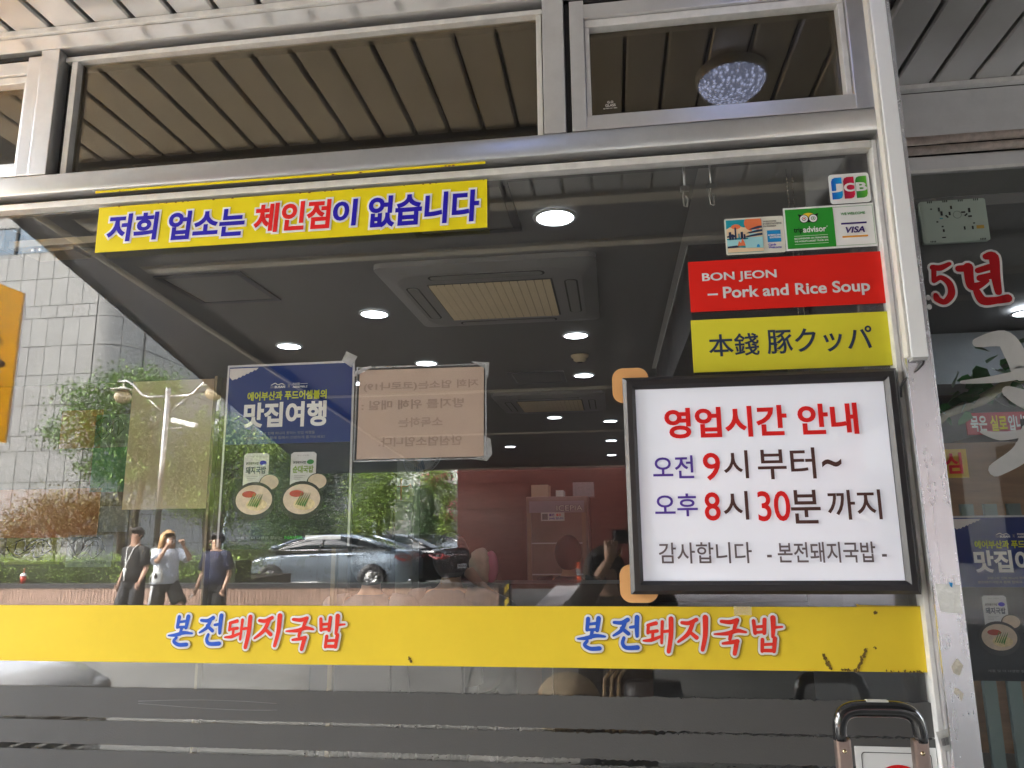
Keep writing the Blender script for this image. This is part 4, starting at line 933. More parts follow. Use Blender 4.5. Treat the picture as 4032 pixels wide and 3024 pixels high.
# mounting bits inside, top left
o = B('door_closer', -1.98, -1.86, .06, .14, 2.375, 2.455, BLACKPL, None, .006); props(o, 'black box shaped door closer at the upper left behind the glass', 'door closer')
br = empty('door_bracket', (-1.75, .08, 2.4), 'beige metal bracket arm with screws behind the yellow sign', 'bracket'); BGE = mat('beige metal', (.30, .26, .20), .4, .5, .1)
B('arm', -.14, .20, .0, .03, -.01, .012, BGE, br); B('plate', -.08, .10, .02, .10, -.02, -.005, BGE, br)
for x in (-.03, -.005): bm = bmesh.new(); lathe(bm, [(.006, -.012), (.007, 0)], x, .01, -.012, 12); obj('screw', fin(bm), mat('chrome', (.8, .8, .8), .1, 1), br)

# posters and notices taped inside
def poster(x0, z1, y, label, cream=(.70, .62, .55)):
    p = sign('poster', (x0, y, z1-.5), label, 'poster'); W_ = .358; U = lambda u: x0+u*W_; Z = lambda v: z1-(v*.925 if v < .44 else v+.010)
    S('sheet', rect(x0-.006, x0+W_+.006, z1-.492, z1+.006), y, mat('poster paper', (.55, .54, .56), .4, 0, .04), p)
    S('blue_field', rect(x0, x0+W_, Z(.235), z1), y-.0008, DBLUE, p); S('dark_field', rect(x0, x0+W_, Z(.488), Z(.2352)), y-.0008, mat('near black print', (.012, .013, .018), .4, 0, .2, 8), p)
    zz = [(U(.005), Z(.004)), (U(.005), Z(.030)), (U(.03), Z(.040))]
    for i in range(12): a = i/11; zz += [(U(.05+.17*a), Z(.036-.028*a+(.004 if i % 2 else 0)))]
    S('torn_ticket', zz+[(U(.24), Z(.004))], y-.0016, mat('ticket paper', (.62, .58, .56), .5), p)
    text('lettering', 'AIR', U(.345), U(.375), Z(.069), Z(.062), y-.0018, GREYI, p, .01); text('lettering', 'BUSAN', U(.382), U(.465), Z(.069), Z(.062), y-.0018, WHITEI, p, .03)
    bm = bmesh.new(); brush(bm, [([(0, .2), (.3, .9), (.5, .4), (.8, .7), (1, .1)], (.03, .06, .04, .05, .02))], U(.35), Z(.062), .040, .008, y-.0018); obj('wing_mark', bm, WHITEI, p)
    text('lettering', '×', U(.487), U(.505), Z(.069), Z(.058), y-.0018, GREYI, p, .0); text('lettering', 'FOOD', U(.528), U(.585), Z(.061), Z(.055), y-.0018, WHITEI, p, .02); text('lettering', 'ASSEMBLE', U(.528), U(.645), Z(.070), Z(.064), y-.0018, WHITEI, p, .02)
    S('rule', rect(U(.59), U(.645), Z(.0585), Z(.0575)), y-.0018, WHITEI, p)
    text('lettering', '에어부산과 푸드어셈블의', U(.165), U(.80), Z(.1045), Z(.079), y-.0018, LIMEI, p, .032)
    text('lettering', '맛집여행', U(.148), U(.80), Z(.184), Z(.114), y-.0018, WHITEI, p, .036)
    text('lettering', '코로나로 인해 떠나지 못하는 맛집 여행을', U(.23), U(.72), Z(.209), Z(.200), y-.0018, GREYI, p, .0); text('lettering', '본전돼지국밥과 함께 집에서 간편하게 즐겨보세요!', U(.15), U(.80), Z(.2225), Z(.2135), y-.0018, GREYI, p, .0)
    for k, (tx, m, m2) in enumerate((('돼지국밥', NAVYI, BLUEI), ('순대국밥', mat('olive ink', (.22, .34, .06), .5), GRNI))):
        u = .165+.375*k
        S('pouch', [(U(u), Z(.36)), (U(u), Z(.268)), (U(u+.02), Z(.262)), (U(u+.18), Z(.262)), (U(u+.20), Z(.268)), (U(u+.20), Z(.335)), (U(u+.12), Z(.36))], y-.0012, mat('pouch paper', (.62, .62, .62), .5, 0, .08, 20), p)
        text('lettering', '본전돼지국밥', U(u+.02), U(u+.12), Z(.296), Z(.288), y-.0020, BLACKI, p, .02); S('round_badge', ell(U(u+.155), Z(.291), .010, .0065, 16), y-.0020, m2, p)
        text('lettering', '부산 국밥집', U(u+.05), U(u+.14), Z(.274), Z(.270), y-.0020, GREYI, p, .0)
        text('lettering', tx, U(u+.02), U(u+.18), Z(.322), Z(.302), y-.0020, m, p, .035)
        for q in range(3): S('rule', rect(U(u+.03), U(u+.12-.02*q), Z(.331+.005*q), Z(.330+.005*q)), y-.0020, GREYI, p)
        for nm, cx, cz, rx in (('bowl', .10, .402, .060), ('small_bowl', .215, .352, .030)):
            S(nm, ell(U(u+cx), Z(cz), rx, rx*.86, 30), y-.0026-.0008*(nm == 'bowl'), mat('bowl black', (.010, .010, .012), .3), p)
            S('soup', ell(U(u+cx), Z(cz-.004), rx*.86, rx*.66, 30), y-.0030-.0012*(nm == 'bowl'), mat('milky soup', (.62, .50, .38), .4, 0, .18, 60), p)
            if nm == 'bowl':
                S('noodles', ell(U(u+cx)+.008, Z(cz+.010), .030, .016, 20), y-.0048, mat('noodle', (.68, .55, .30), .5, 0, .3, 120), p)
                S('chili_paste', ell(U(u+cx)-.014, Z(cz-.020), .020, .009, 16), y-.0054, mat('chili red', (.42, .04, .02), .4, 0, .2, 80), p)
                for q in range(5): S('chive', [(U(u+cx)-.016+.006*q, Z(cz+.012)), (U(u+cx)-.0138+.006*q, Z(cz+.012+.002*q)), (U(u+cx)+.0022+.006*q, Z(cz-.022)), (U(u+cx)+.000+.006*q, Z(cz-.022+.002*q))], y-.0060-.0001*q, mat('chive green', (.05, .20, .02), .4, 0, .2, 80), p)
    text('lettering', '제품 및 더 다양한 정보는', U(.14), U(.50), Z(.462), Z(.4545), y-.0018, GREYI, p, .0); text('lettering', 'NAVER', U(.52), U(.66), Z(.462), Z(.4545), y-.0018, mat('bright green ink', (.02, .40, .03), .5), p, .03); S('search_box', rect(U(.68), U(.95), Z(.464), Z(.453)), y-.0018, WHITEI, p)
    return settle(p)
poster(-1.052, 1.956, .009, 'blue food poster taped inside the main pane beside the beige notice')
poster(1.084, 1.524, .7125, 'blue food poster low on the recessed right pane beside the steel post')
NOT = mat('beige notice paper', (.56, .41, .33), .6, 0, .05, 8); FAINT = mat('show-through ink', (.42, .30, .245), .7)
s = sign('notice', (-.50, .01, 1.69), 'beige sheet in a plastic sleeve seen from behind, its writing reversed', 'notice')
S('notice_sheet', [(-.674, 1.9335), (-.330, 1.9300), (-.3315, 1.6900), (-.6765, 1.6900)], .0095, NOT, s)
for tx, a, b_, z in (('저희 업소는(코로나19)', -.660, -.345, 1.872), ('방지를 위해 매일 :', -.665, -.385, 1.822), ('소독하는', -.562, -.442, 1.773), ('안심업소입니다.', -.615, -.390, 1.722)):
    text('reversed_lettering', tx, a, b_, z, z+.025, .0085, FAINT, s, .02, mirror=True)
bm = bmesh.new(); CLR = mat('clear sleeve', (.75, .75, .78), .12, 0, .2, 40, .6, 90, alpha=.35)
for a, b_ in (((-.680, 1.9400), (-.324, 1.9360)), ((-.324, 1.9360), (-.325, 1.6850)), ((-.325, 1.6850), (-.682, 1.6850)), ((-.682, 1.6850), (-.680, 1.9400))): tube(bm, [(a[0], .007, a[1]), (b_[0], .007, b_[1])], .0022, 5)
obj('sleeve_edge', fin(bm), CLR, s)
for pts in ([(-.690, 1.930), (-.640, 1.945), (-.642, 1.938), (-.686, 1.915)], [(-.365, 1.945), (-.315, 1.940), (-.318, 1.895), (-.328, 1.925)], [(-.330, 1.745), (-.312, 1.735), (-.308, 1.695), (-.322, 1.678), (-.370, 1.684), (-.330, 1.692)]): S('tape_scrap', pts, .006, CLR, s)
settle(s)
s = S('tape_square', [(-.725, 1.962), (-.712, 1.988), (-.680, 1.972), (-.697, 1.942)], .006, CLR, None); props(s, 'square of clear tape at the top corner of the blue poster', 'tape')
# yellow banner seen obliquely at far left
AMB = mat('amber banner', (.80, .54, .010), .45, 0, .06, 4); n, l = nodes(AMB); out = [q for q in n if q.type == 'OUTPUT_MATERIAL'][0]
tl_ = n.new('ShaderNodeBsdfTranslucent'); tl_.inputs[0].default_value = (.85, .60, .02, 1); mxs = n.new('ShaderNodeMixShader'); mxs.inputs[0].default_value = .5      # thin vinyl: daylight glows through it
l.new(n['Principled BSDF'].outputs[0], mxs.inputs[1]); l.new(tl_.outputs[0], mxs.inputs[2]); l.new(mxs.outputs[0], out.inputs[0])
BZ0, BZ1 = 1.897, 2.574
s = sign('banner', (-2.6, -.5, BZ0), 'orange yellow blade banner with dark brush marks, mirrored at the left edge', 'banner')
B('banner_sheet', -2.6045, -2.602, -.975, -.18, BZ0, BZ1, AMB, s); B('banner_edge', -2.612, -2.598, -.985, -.9755, BZ0-.002, BZ1+.002, WHITEI, s)
bm = bmesh.new()
for cy, cz, ry, rz_ in ((-.845, 2.325, .05, .030), (-.875, 2.23, .05, .020), (-.70, 2.4, .05, .04)):
    f = bm.faces.new([bm.verts.new((-2.6005, cy+ry*cos(a), cz+rz_*sin(a))) for a in [2*pi*i/20 for i in range(20)]])
obj('brush_mark', bm, mat('dark purple ink', (.05, .01, .06), .5), s); settle(s)
# partition with autograph papers and the large beige board
pt = st('papered_partition', -5.0, -1.78, 3.02, 3.08, 0, 2.6, mat('brown partition', (.06, .045, .03), .6, 0, .2, 3))
OP = mat('orange craft paper', (.30, .085, .015), .7, 0, .15, 5); OL = mat('olive paper', (.16, .16, .03), .7, 0, .1, 5); GP = mat('grey paper', (.14, .15, .17), .7, 0, .1, 5); GN = mat('green paper', (.02, .13, .06), .7, 0, .1, 5); TB = mat('beige board', (.66, .50, .33), .6, 0, .05, 4)
def sheetpaper(label, x0, x1, z0, z1, m, sig=False, y=3.015, cat='paper'):
    q = sign('autograph_paper' if sig else 'paper_sheet', ((x0+x1)/2, y, z0), label, cat)
    S('sheet', rect(x0, x1, z0, z1), y-.001, m, q, .001)
    if sig:
        bm = bmesh.new(); r2 = random.Random(int(abs(x0)*100)); w_, h_ = x1-x0, z1-z0; k = w_/.3
        for s0 in range(3):
            pts = [Vector((x0+w_*(.1+.7*t+.10*sin(9*t+s0*2)), y-.004, z0+h_*(.72-.12*s0+.22*sin(11*t+s0)))) for t in [i/20 for i in range(21)]]; tube(bm, pts, .0035*k, 5)
        obj('signature', fin(bm), BLACKI, q); text('lettering', '건강하세요', x0+w_*.45, x0+w_*.9, z0+h_*.10, z0+h_*.20, y-.003, BLACKI, q, .01)
    return settle(q)
sheetpaper('wide orange brown paper behind the reflected shrubs at far left', -4.44, -3.63, 1.485, 1.83, OP)
sheetpaper('olive autograph paper under the orange sheet', -4.33, -3.90, 1.30, 1.484, OL, True); sheetpaper('grey autograph paper right of the olive one', -3.85, -3.50, 1.28, 1.50, GP, True)
sheetpaper('brown sheet above the green paper', -4.00, -3.67, 2.12, 2.40, OP); sheetpaper('dark green paper left of the big beige board', -3.72, -3.43, 1.80, 2.12, GN); sheetpaper('grey autograph paper left of the beige board', -3.72, -3.45, 2.122, 2.36, GP, True); sheetpaper('small green sheet at the left frame edge', -4.60, -4.45, 1.35, 1.75, GN)
sheetpaper('small grey sheet between orange and olive papers', -3.62, -3.40, 1.52, 1.70, GP)
sheetpaper('large beige notice board behind the reflected street lamp', -3.43, -2.80, 1.672, 2.60-.01, TB, False, 2.98, 'board')
WDL = mat('yellow pine', (.16, .12, .06), .5, 0, .15, 5)
s = empty('glass_screen', (-1.76, 1.2, 0), 'wooden framed glass screen standing inside beside the diners', 'screen'); B('upright', -.006, .006, -.02, .02, .02, 2.2, WDL, s); B('crossbar', .013, .57, -.015, .015, 1.435, 1.455, WDL, s); B('upright', .571, .59, -.015, .015, .02, 1.455, WDL, s)
# pillar, control box, fan
PLR = mat('pale green pillar', (.26, .29, .24), .6, 0, .08, 3)
pl_ = B('pillar', -1.74, -1.60, 4.0, 4.2, .02, 2.599, PLR); props(pl_, 'pale green interior pillar below the beige notice', 'pillar')
cb = empty('control_box', (-1.66, 3.9, 1.43), 'grey rounded control box fixed on the interior pillar', 'control box'); B('housing', -.065, .055, 0, .09, 0, .30, mat('grey green plastic', (.25, .31, .31), .4), cb, .02); B('side_panel', -.085, -.066, 0, .09, .0, .30, BLACKPL, cb); B('label_plate', .056, .085, .02, .03, .03, .05, WHITE, cb)
fn = empty('wall_fan', (-1.50, 3.9, 2.08), 'grey wall fan tilted down below the beige notice', 'fan'); tilt = Matrix.Rotation(R(58), 4, 'X') @ Matrix.Rotation(R(0), 4, 'Z'); tilt = Matrix.Rotation(R(-25), 4, 'Y') @ tilt
FM = mat('fan cage metal', (.45, .5, .53), .35, .4); bm = bmesh.new()
for i in range(44):
    a = 2*pi*i/44; tube(bm, [tilt @ Vector((r_*cos(a), r_*sin(a), h_)) for r_, h_ in ((.03, .07), (.11, .06), (.155, .03), (.165, 0), (.12, -.03), (.04, -.04))], .0016, 4)
for r_, h_ in ((.165, 0), (.155, .03)): tube(bm, [tilt @ Vector((r_*cos(2*pi*i/32), r_*sin(2*pi*i/32), h_)) for i in range(33)], .004, 6)
obj('cage', fin(bm), FM, fn)
for k in range(3):
    bm = bmesh.new(); vs = [bm.verts.new(tilt @ Vector(v)) for v in [(r_*cos(2*pi*k/3+a), r_*sin(2*pi*k/3+a), .02*a) for r_, a in ((.03, -.3), (.10, -.5), (.14, -.1), (.13, .5), (.07, .5), (.03, .3))]]; f = bm.faces.new(vs); bmesh.ops.solidify(bm, geom=[f], thickness=.003); obj('blade', fin(bm), mat('fan blade', (.10, .2, .3), .3), fn)
bm = bmesh.new(); tube(bm, [tilt @ Vector((0, 0, -.04)), tilt @ Vector((0, 0, -.12)), (-.10, .1, .05)], [.05, .045, .03], 12); obj('motor', fin(bm), FM, fn)
ht = empty('coat_stand_lamp', (-1.66, 3.85, 1.74), 'small orange wooden wall ornament with a hanging globe on the pillar', 'ornament'); OW = mat('orange wood', (.45, .12, .03), .4); bm = bmesh.new(); tube(bm, [(0, 0, 0), (0, 0, .17)], .008, 8); tube(bm, [(-.035, 0, .11), (.05, 0, .11), (.075, 0, .13), (.08, 0, .10)], .005, 6); obj('stand', fin(bm), OW, ht)
bm = bmesh.new(); sphere(bm, (.083, 0, .065), .026, 1, 1, 1.3); obj('globe', fin(bm), mat('cream globe', (.5, .45, .3), .4), ht)
# drinks fridge deep inside
fg = empty('drinks_fridge', (-.58, 5.8, 0), 'tall drinks fridge with a lettered header beside the hours sign', 'fridge'); CAB = mat('fridge cabinet', (.28, .22, .20), .4)
B('cabinet', -.32, .32, .06, .70, .05, 1.84, CAB, fg, .01); B('header', -.28, .28, -.004, .055, 1.675, 1.79, mat('header print', (.42, .38, .44), .4, 0, .1, 4), fg)
text('lettering', 'ICEPIA', .0, .265, 1.69, 1.745, -.006, WHITEI, fg, .01, 0, .05, DKW)
for z in (1.36, 1.05, .75): B('shelf', -.27, .27, .03, .055, z, z+.012, mat('shelf chrome', (.6, .6, .6), .3, .8), fg)
for xx in (-.285, .275): B('door_stile', xx-.02, xx+.02, .0, .055, .10, 1.67, mat('door stile', (.36, .27, .2), .4), fg)
nn = empty('water_notice', (-.62, 5.78, 1.59), 'small white self service water notice under the fridge header', 'notice'); S('sheet', rect(-.12, .12, 0, .085), 0, WHITEI, nn); text('lettering', '물은', -.035, .02, .048, .072, -.001, PURPI, nn, .03); text('lettering', '셀프', .035, .085, .048, .072, -.001, REDI, nn, .03); text('lettering', '(self) 입니다', -.035, .11, .012, .036, -.001, BLUEI, nn, .02); S('cup_mark', rect(-.108, -.05, .012, .072), -.001, GREYI, nn)
for x0, x1, h_, m, tx in ((-.86, -.68, .13, TB, 'cardboard box on the left of the fridge top'), (-.60, -.52, .07, WHITEI, 'small white carton on the middle of the fridge top'), (-.42, -.20, .15, CLR, 'clear plastic bin on the right of the fridge top')):
    o = B('storage_box', x0, x1, 6.0, 6.3, 1.8405, 1.84+h_, m, None, .004); props(o, tx, 'box')
# seated diners just inside
def sitting(label, loc, rz, shirt, lean=0, arm=None, skin=SKIN):
    J = base_pose(1.68)
    dz = -.46
    for k in J: J[k] = J[k]+Vector((0, lean*(max(0, J[k].z-.9)), dz))
    for s, sg in (('l', -1), ('r', 1)):
        J['hp'+s] = Vector((sg*.09, .05, .50)); J['kn'+s] = Vector((sg*.12, .46, .50)); J['an'+s] = Vector((sg*.12, .44, .09)); J['to'+s] = Vector((sg*.12, .58, .03))
        J['el'+s] = Vector((sg*.24, .16, .72)); J['wr'+s] = Vector((sg*.14, .38, .76))
    J['pelvis'] = Vector((0, 0, .52))
    if arm: 
        s, el, wr = arm; J['el'+s] = Vector(el); J['wr'+s] = Vector(wr)
    p = person(label, loc, rz, J, skin=skin, rad=dict(neck=.046, jaw=.052, skull=.074)); clothes(J, 't_shirt', shirt, p, 'tee'); clothes(J, 'trousers', NAVYP, p, 'trousers')
    hc = J['skull']+Vector((0, .01, -.02)); bm = bmesh.new(); sphere(bm, hc+Vector((0, -.016, .002)), .100, .98, 1.04, 1.25, 3)
    for v in list(bm.verts):
        if (v.co-hc).y > .045 and (v.co-hc).z < .045: bm.verts.remove(v)
    obj('hair', fin(bm), HAIRB, p); face(p, hc, 0, HAIRB, skin=skin); shoes(J, BLACKPL, p)
    bm = bmesh.new(); 
    return p
GT = mat('grey cotton', (.13, .13, .14), .9, 0, .08, 30, .2, 60); LG = mat('light grey cotton', (.19, .185, .19), .9, 0, .08, 30, .2, 60)
sitting('seated diner in a pale grey t-shirt with back to the window', (-1.20, 1.75, .24), 0, LG); sitting('seated diner in a grey t-shirt raising one arm to the face', (-.88, 2.0, .25), R(-12), GT, .1, ('r', (.26, .25, .80), (.10, .20, .98))); sitting('dark haired diner in black seated deep inside beside the hours sign', (-.33, 3.5, .22), 0, mat('black cotton', (.02, .02, .02), .9))
for x, y, rz in ((-1.2, 1.7, 0), (-.88, 2.0, R(-12)), (-.33, 3.5, 0)):
    c = empty('chair', (x, y, .22), {-1.2: 'black chair under the diner in the pale grey t-shirt', -.88: 'black chair under the diner with a raised arm', -.33: 'black chair under the dark haired diner'}[x], 'chair', None, rz)
    B('seat', -.20, .20, -.18, .24, .42, .46, BLACKPL, c, .01); B('backrest', -.19, .19, -.22, -.18, .52, .84, BLACKPL, c, .01)
    for sx in (-.18, .18):
        for sy in (-.16, .22): B('leg', sx-.015, sx+.015, sy-.015, sy+.015, 0, .42, BLACKPL, c)
tb = empty('dining_table', (-1.2, 2.35, .22), 'dark dining table before the diner in the pale shirt', 'table'); B('table_top', -.6, .9, -.2, .5, .70, .73, WD, tb)
for sx in (-.5, .8): B('leg', sx-.03, sx+.03, .1, .16, 0, .70, BLACKPL, tb)
bg_ = empty('cloth_bag', (-.87, 3.0, 1.17), 'beige cloth bundle with a pink bag on the interior counter', 'bag'); bm = bmesh.new(); sphere(bm, (0, 0, .1), .09, .9, .8, 1.35, 3)
for v in bm.verts: v.co.x += .008*sin(v.co.z*90); v.co.y += .008*sin(v.co.x*110)
obj('bundle', fin(bm), mat('sacking', (.30, .26, .20), .9, 0, .2, 20), bg_); bm = bmesh.new(); sphere(bm, (.07, -.02, .10), .06, .8, .4, 1.7, 3); obj('pink_bag', fin(bm), mat('pink plastic', (.36, .11, .18), .35), bg_)
ct = B('counter', -1.1, .2, 2.95, 3.3, .02, 1.165, WD); props(ct, 'dark wooden counter carrying the cloth bundle', 'counter')
# things behind the right pane
IV = mat('pothos leaf', (.03, .13, .03), .35, 0, .2, 10, island=.4)
pv = empty('trailing_plant', (1.47, 1.25, 1.92), 'green pothos vine trailing over a bare branch behind the right pane', 'plant'); r3 = random.Random(5)
bm = bmesh.new(); tube(bm, [(-.25, 0, -.10), (-.13, .02, .02), (.0, 0, .07), (.25, .05, .20), (.6, .1, .36)], [.008, .016, .022, .024, .025], 8); obj('branch', fin(bm), mat('pale branch', (.28, .26, .16), .7, 0, .25, 15, .4, 60), pv)
mL = bpy.data.meshes.new('leaf'); mL.from_pydata([(0, 0, 0), (-.5, .35, .08), (-.42, .75, .02), (0, 1.1, -.1), (.42, .75, .02), (.5, .35, .08), (0, .5, -.04)], [], [(0, 6, 1), (1, 6, 2), (2, 6, 3), (3, 6, 4), (4, 6, 5), (5, 6, 0)]); mL.materials.append(IV); mL.shade_smooth()
for i in range(110):
    t_ = r3.random(); o = bpy.data.objects.new('leaf', mL); c_ = Vector((-.22+.75*t_, .03, -.02+.34*t_))+Vector((r3.gauss(0, .06), r3.gauss(0, .06), abs(r3.gauss(.02, .08))-.02)); o.location = c_; s_ = .045+.035*r3.random(); o.scale = (s_, s_, s_); o.rotation_euler = (r3.uniform(-1.2, .6), r3.uniform(-.8, .8), r3.uniform(0, 6.3)); link(o, pv)
sg = S('menu_sign', rect(1.36, 1.545, 1.705, 1.83), 1.6, mat('ochre board', (.70, .42, .02), .5), None, .01); props(sg, 'ochre yellow board with a red Korean syllable behind the right pane', 'sign'); text('lettering', '심', 1.455, 1.52, 1.725, 1.812, 1.597, REDI, None, .03)
tobj = bpy.data.objects[-1] if False else [o for o in COL.objects if o.name.startswith('lettering') and o.parent is None]
for o in tobj: o.parent = sg
sg2 = S('menu_sign', rect(1.92, 2.25, 1.98, 2.10), 2.4, mat('crimson board', (.40, .02, .04), .5), None, .01); props(sg2, 'crimson board with white Korean words under the hanging leaves', 'sign')
text('lettering', '묵은', 1.94, 2.02, 2.0, 2.08, 2.397, WHITEI, sg2, .03); text('lettering', '실로', 2.04, 2.12, 2.0, 2.08, 2.396, YEL, sg2, .03); text('lettering', '입니다', 2.13, 2.24, 2.0, 2.08, 2.397, WHITEI, sg2, .03)
s = empty('slatted_rail', (1.9, 2.0, .02), 'grey green upright slat rail behind the right poster', 'railing'); SLG = mat('grey green slat paint', (.16, .21, .20), .5, 0, .1)
slm = None
for i in range(16):
    x = -.42+i*.105
    if slm is None: o = B('slat', -.028, .028, -.012, .012, 0, 1.58, SLG, s); slm = o.data; o.location.x = x
    else: o = bpy.data.objects.new('slat', slm); o.location.x = x; link(o, s)
B('rail', -.5, 1.2, .013, .03, 1.3, 1.36, SLG, s); B('rail', -.5, 1.2, .013, .03, .2, .26, SLG, s)
WD2 = mat('oak veneer', (.26, .15, .08), .45, 0, .25, 3, stretch=(1, 1, 8))
o = B('wooden_cupboard', 1.95, 3.0, 3.0, 3.5, .02, 2.0, WD2); props(o, 'oak cupboard behind the slatted rail in the right bay', 'cupboard')
o = st('stair_soffit', 1.6, 4.5, 2.6, 3.0, 2.3, 2.6, mat('grey blue plaster', (.30, .33, .36), .7))
fs = empty('hours_sign', (1.98, 1.9, 1.55), 'second framed hours sign seen inside at the right edge of the picture', 'sign'); S('light_panel', rect(-.01, .30, 0, .42), 0, LP, fs, .01); B('frame_stile', -.035, -.0105, -.01, .02, -.025, .445, FR, fs); B('frame_rail', -.010, .33, -.01, .02, .4205, .445, FR, fs); text('lettering', '영업', .01, .09, .32, .38, -.002, REDI, fs, .03); text('lettering', '오전', .01, .07, .24, .28, -.002, BLUEI, fs, .02)
# ================================================================== ACROSS THE STREET (seen mirrored in the pane)
CGLX = mat('dark window', (.015, .018, .02), .06, 0, .02, spec=.8)
STONE = mat('grey stone cladding', (.22, .216, .205), .75, 0, .10, 1.3, .25, 60, island=.05); JOINT = mat('dark stone joint', (.045, .043, .04), .9)
WINB = mat('blue window glass', (.01, .05, .09), .06, 0, .2, 1, spec=.8)
rows = [-.1, 1.1, 2.3, 3.5, 4.7, 5.3, 6.5, 7.7, 8.87, 10.04, 10.56, 11.7, 12.85, 14.0, 15.2, 16.4]
sb = empty('stone_building', (-20, -26, -.1), 'tall pale grey stone clad building with a rounded corner across the street', 'building')
O = Vector((-20, -26, -.1))
def bcore():
    poly_ = [(-42, -24.07), (-20.04, -24.07)]+[(-20.03+1.17*cos(R(a)), -25.26+1.17*sin(R(a))) for a in (75, 60, 45, 30, 15)]+[(-18.80, -25.4), (-21.26, -68), (-42, -68)]
    bm = bmesh.new(); a = [bm.verts.new((x+20, y+26, 0)) for x, y in poly_]; b_ = [bm.verts.new((x+20, y+26, 17.2)) for x, y in poly_]
    bm.faces.new(a[::-1]); bm.faces.new(b_)
    n = len(poly_)
    for i in range(n): bm.faces.new((a[i], a[(i+1) % n], b_[(i+1) % n], b_[i]))
    obj('wall_core', fin(bm), JOINT, sb)
bcore()
pm = {}
def panel_mesh(w_, h_):
    k = (round(w_, 2), round(h_, 2))
    if k not in pm:
        bm = bmesh.new(); box(bm, -w_/2+.014, w_/2-.014, -.03, .03, .014, h_-.014); fin(bm); me = bpy.data.meshes.new('panel'); bm.to_mesh(me); bm.free(); me.materials.append(STONE); pm[k] = me
    return pm[k]
def put_panel(x, y, z, w_, h_, rz, joined=None):
    if joined is not None:
        n0 = len(joined.verts); rm = Matrix.Translation((x-O.x, y-O.y, z-O.z)) @ Matrix.Rotation(rz, 4, 'Z'); vs = box(joined, -w_/2+.014, w_/2-.014, -.03, .03, .014, h_-.014)
        for v in vs: v.co = rm @ v.co
        return
    o = bpy.data.objects.new('panel', panel_mesh(w_, h_)); o.location = (x-O.x, y-O.y, z-O.z); o.rotation_euler = (0, 0, rz); link(o, sb)
jb = bmesh.new(); cnt = 0
for r_ in range(len(rows)-1):
    z0, h_ = rows[r_], rows[r_+1]-rows[r_]; thin = h_ < .7; off = .35 if thin else 0
    for c in range(24):                                    # street front
        x = -20.06-.70*(c+.5)+off*(1 if c else .5); far = x < -28.6 or z0 < 2.2 or z0 > 12.8
        if 12.8 < z0 < 14 and -27 < x < -22.2: continue
        put_panel(x, -24.04, z0, .70 if not (thin and c == 0) else .35, h_, 0, jb if far else None); cnt += not far
    for a0, a1 in ((0, 1), (1, 2)):                         # rounded corner
        bm = jb if z0 < 2.2 or z0 > 11 else bmesh.new(); n = 6; ins = []; 
        for q in range(n+1):
            a = R(90-45*a0-45*(a1-a0)*q/n + (-.6 if q == 0 else .6 if q == n else 0)*1.0)
            ins.append((-20.03+1.25*cos(a), -25.26+1.25*sin(a)))
        lo = [bm.verts.new((x-O.x, y-O.y, z0+.014-O.z)) for x, y in ins]; hi = [bm.verts.new((x-O.x, y-O.y, z0+h_-.014-O.z)) for x, y in ins]
        for q in range(n): f = bm.faces.new((lo[q], lo[q+1], hi[q+1], hi[q])); f.smooth = True
        if bm is not jb: obj('panel', bm, STONE, sb); cnt += 1
    for c in range(60):                                    # long side running away
        yv = 25.3+.70*(c+.5)-(off if c else 0); x = -18.74-.058*(yv-25.3)
        if 36.2 < yv < 38.0 and z0 > 1: continue
        far = yv > 37 or z0 < 2.2 or z0 > 9.9
        put_panel(x, -yv, z0, .70, h_, R(90-3.3), jb if far else None); cnt += not far
o = obj('distant_panels', fin(jb), STONE, sb); o['kind'] = 'stuff'
def bwin(x0, x1, y0, y1, z0, z1, nm='window'):
    B(nm, x0-O.x, x1-O.x, y0-O.y, y1-O.y, z0-O.z, z1-O.z, WINB, sb)
bwin(-27, -22.55, -24.09, -24.05, 12.87, 13.98); bwin(-19.42, -19.36, -38.0, -36.25, 1.2, 16)
for x in (-25.5, -24.0): B('window_frame', x-.04-O.x, x+.04-O.x, .0+1.94, 2.01, 12.87-O.z, 13.98-O.z, JOINT, sb)

# red granite building under the far edge of the soffit
GR = mat('polished red granite', (.105, .034, .028), .20, 0, .14, 3, .0, 60, island=.10); GRJ = mat('granite joint', (.03, .012, .010), .8)
rg = empty('granite_building', (0, -19.3, -.1), 'dark red granite clad building at the end of the covered street', 'building')
B('wall_core', -4.45, 14, -8, -.03, 0, 4.2, GRJ, rg)
for i in range(19):
    for j in range(6):
        w_, h_ = .95, .735; B('panel', -4.45+w_*i+.006, -4.45+w_*(i+1)-.006, -.03, .0, h_*j+.006, h_*(j+1)-.006, GR, rg)
B('plinth', -1.05, 1.4, .0, .12, 0, .16, CONC, rg)

rw = empty('added_side_block', (6.5, -10, -.1), 'added pale block on the right, hiding sky and bouncing light in', 'building'); SWM = mat('pale bounce wall', (.55, .54, .52), .8, 0, .12, 2)  # added block: keeps sky out of the right pane, pale to bounce light
B('wall', 0, 2.5, -6.8, 9.4, 0, 4.5, SWM, rw)
for i in range(4): B('window', -.02, .0, -7.5+3.6*i, -5.3+3.6*i, .9, 2.9, CGLX, rw)
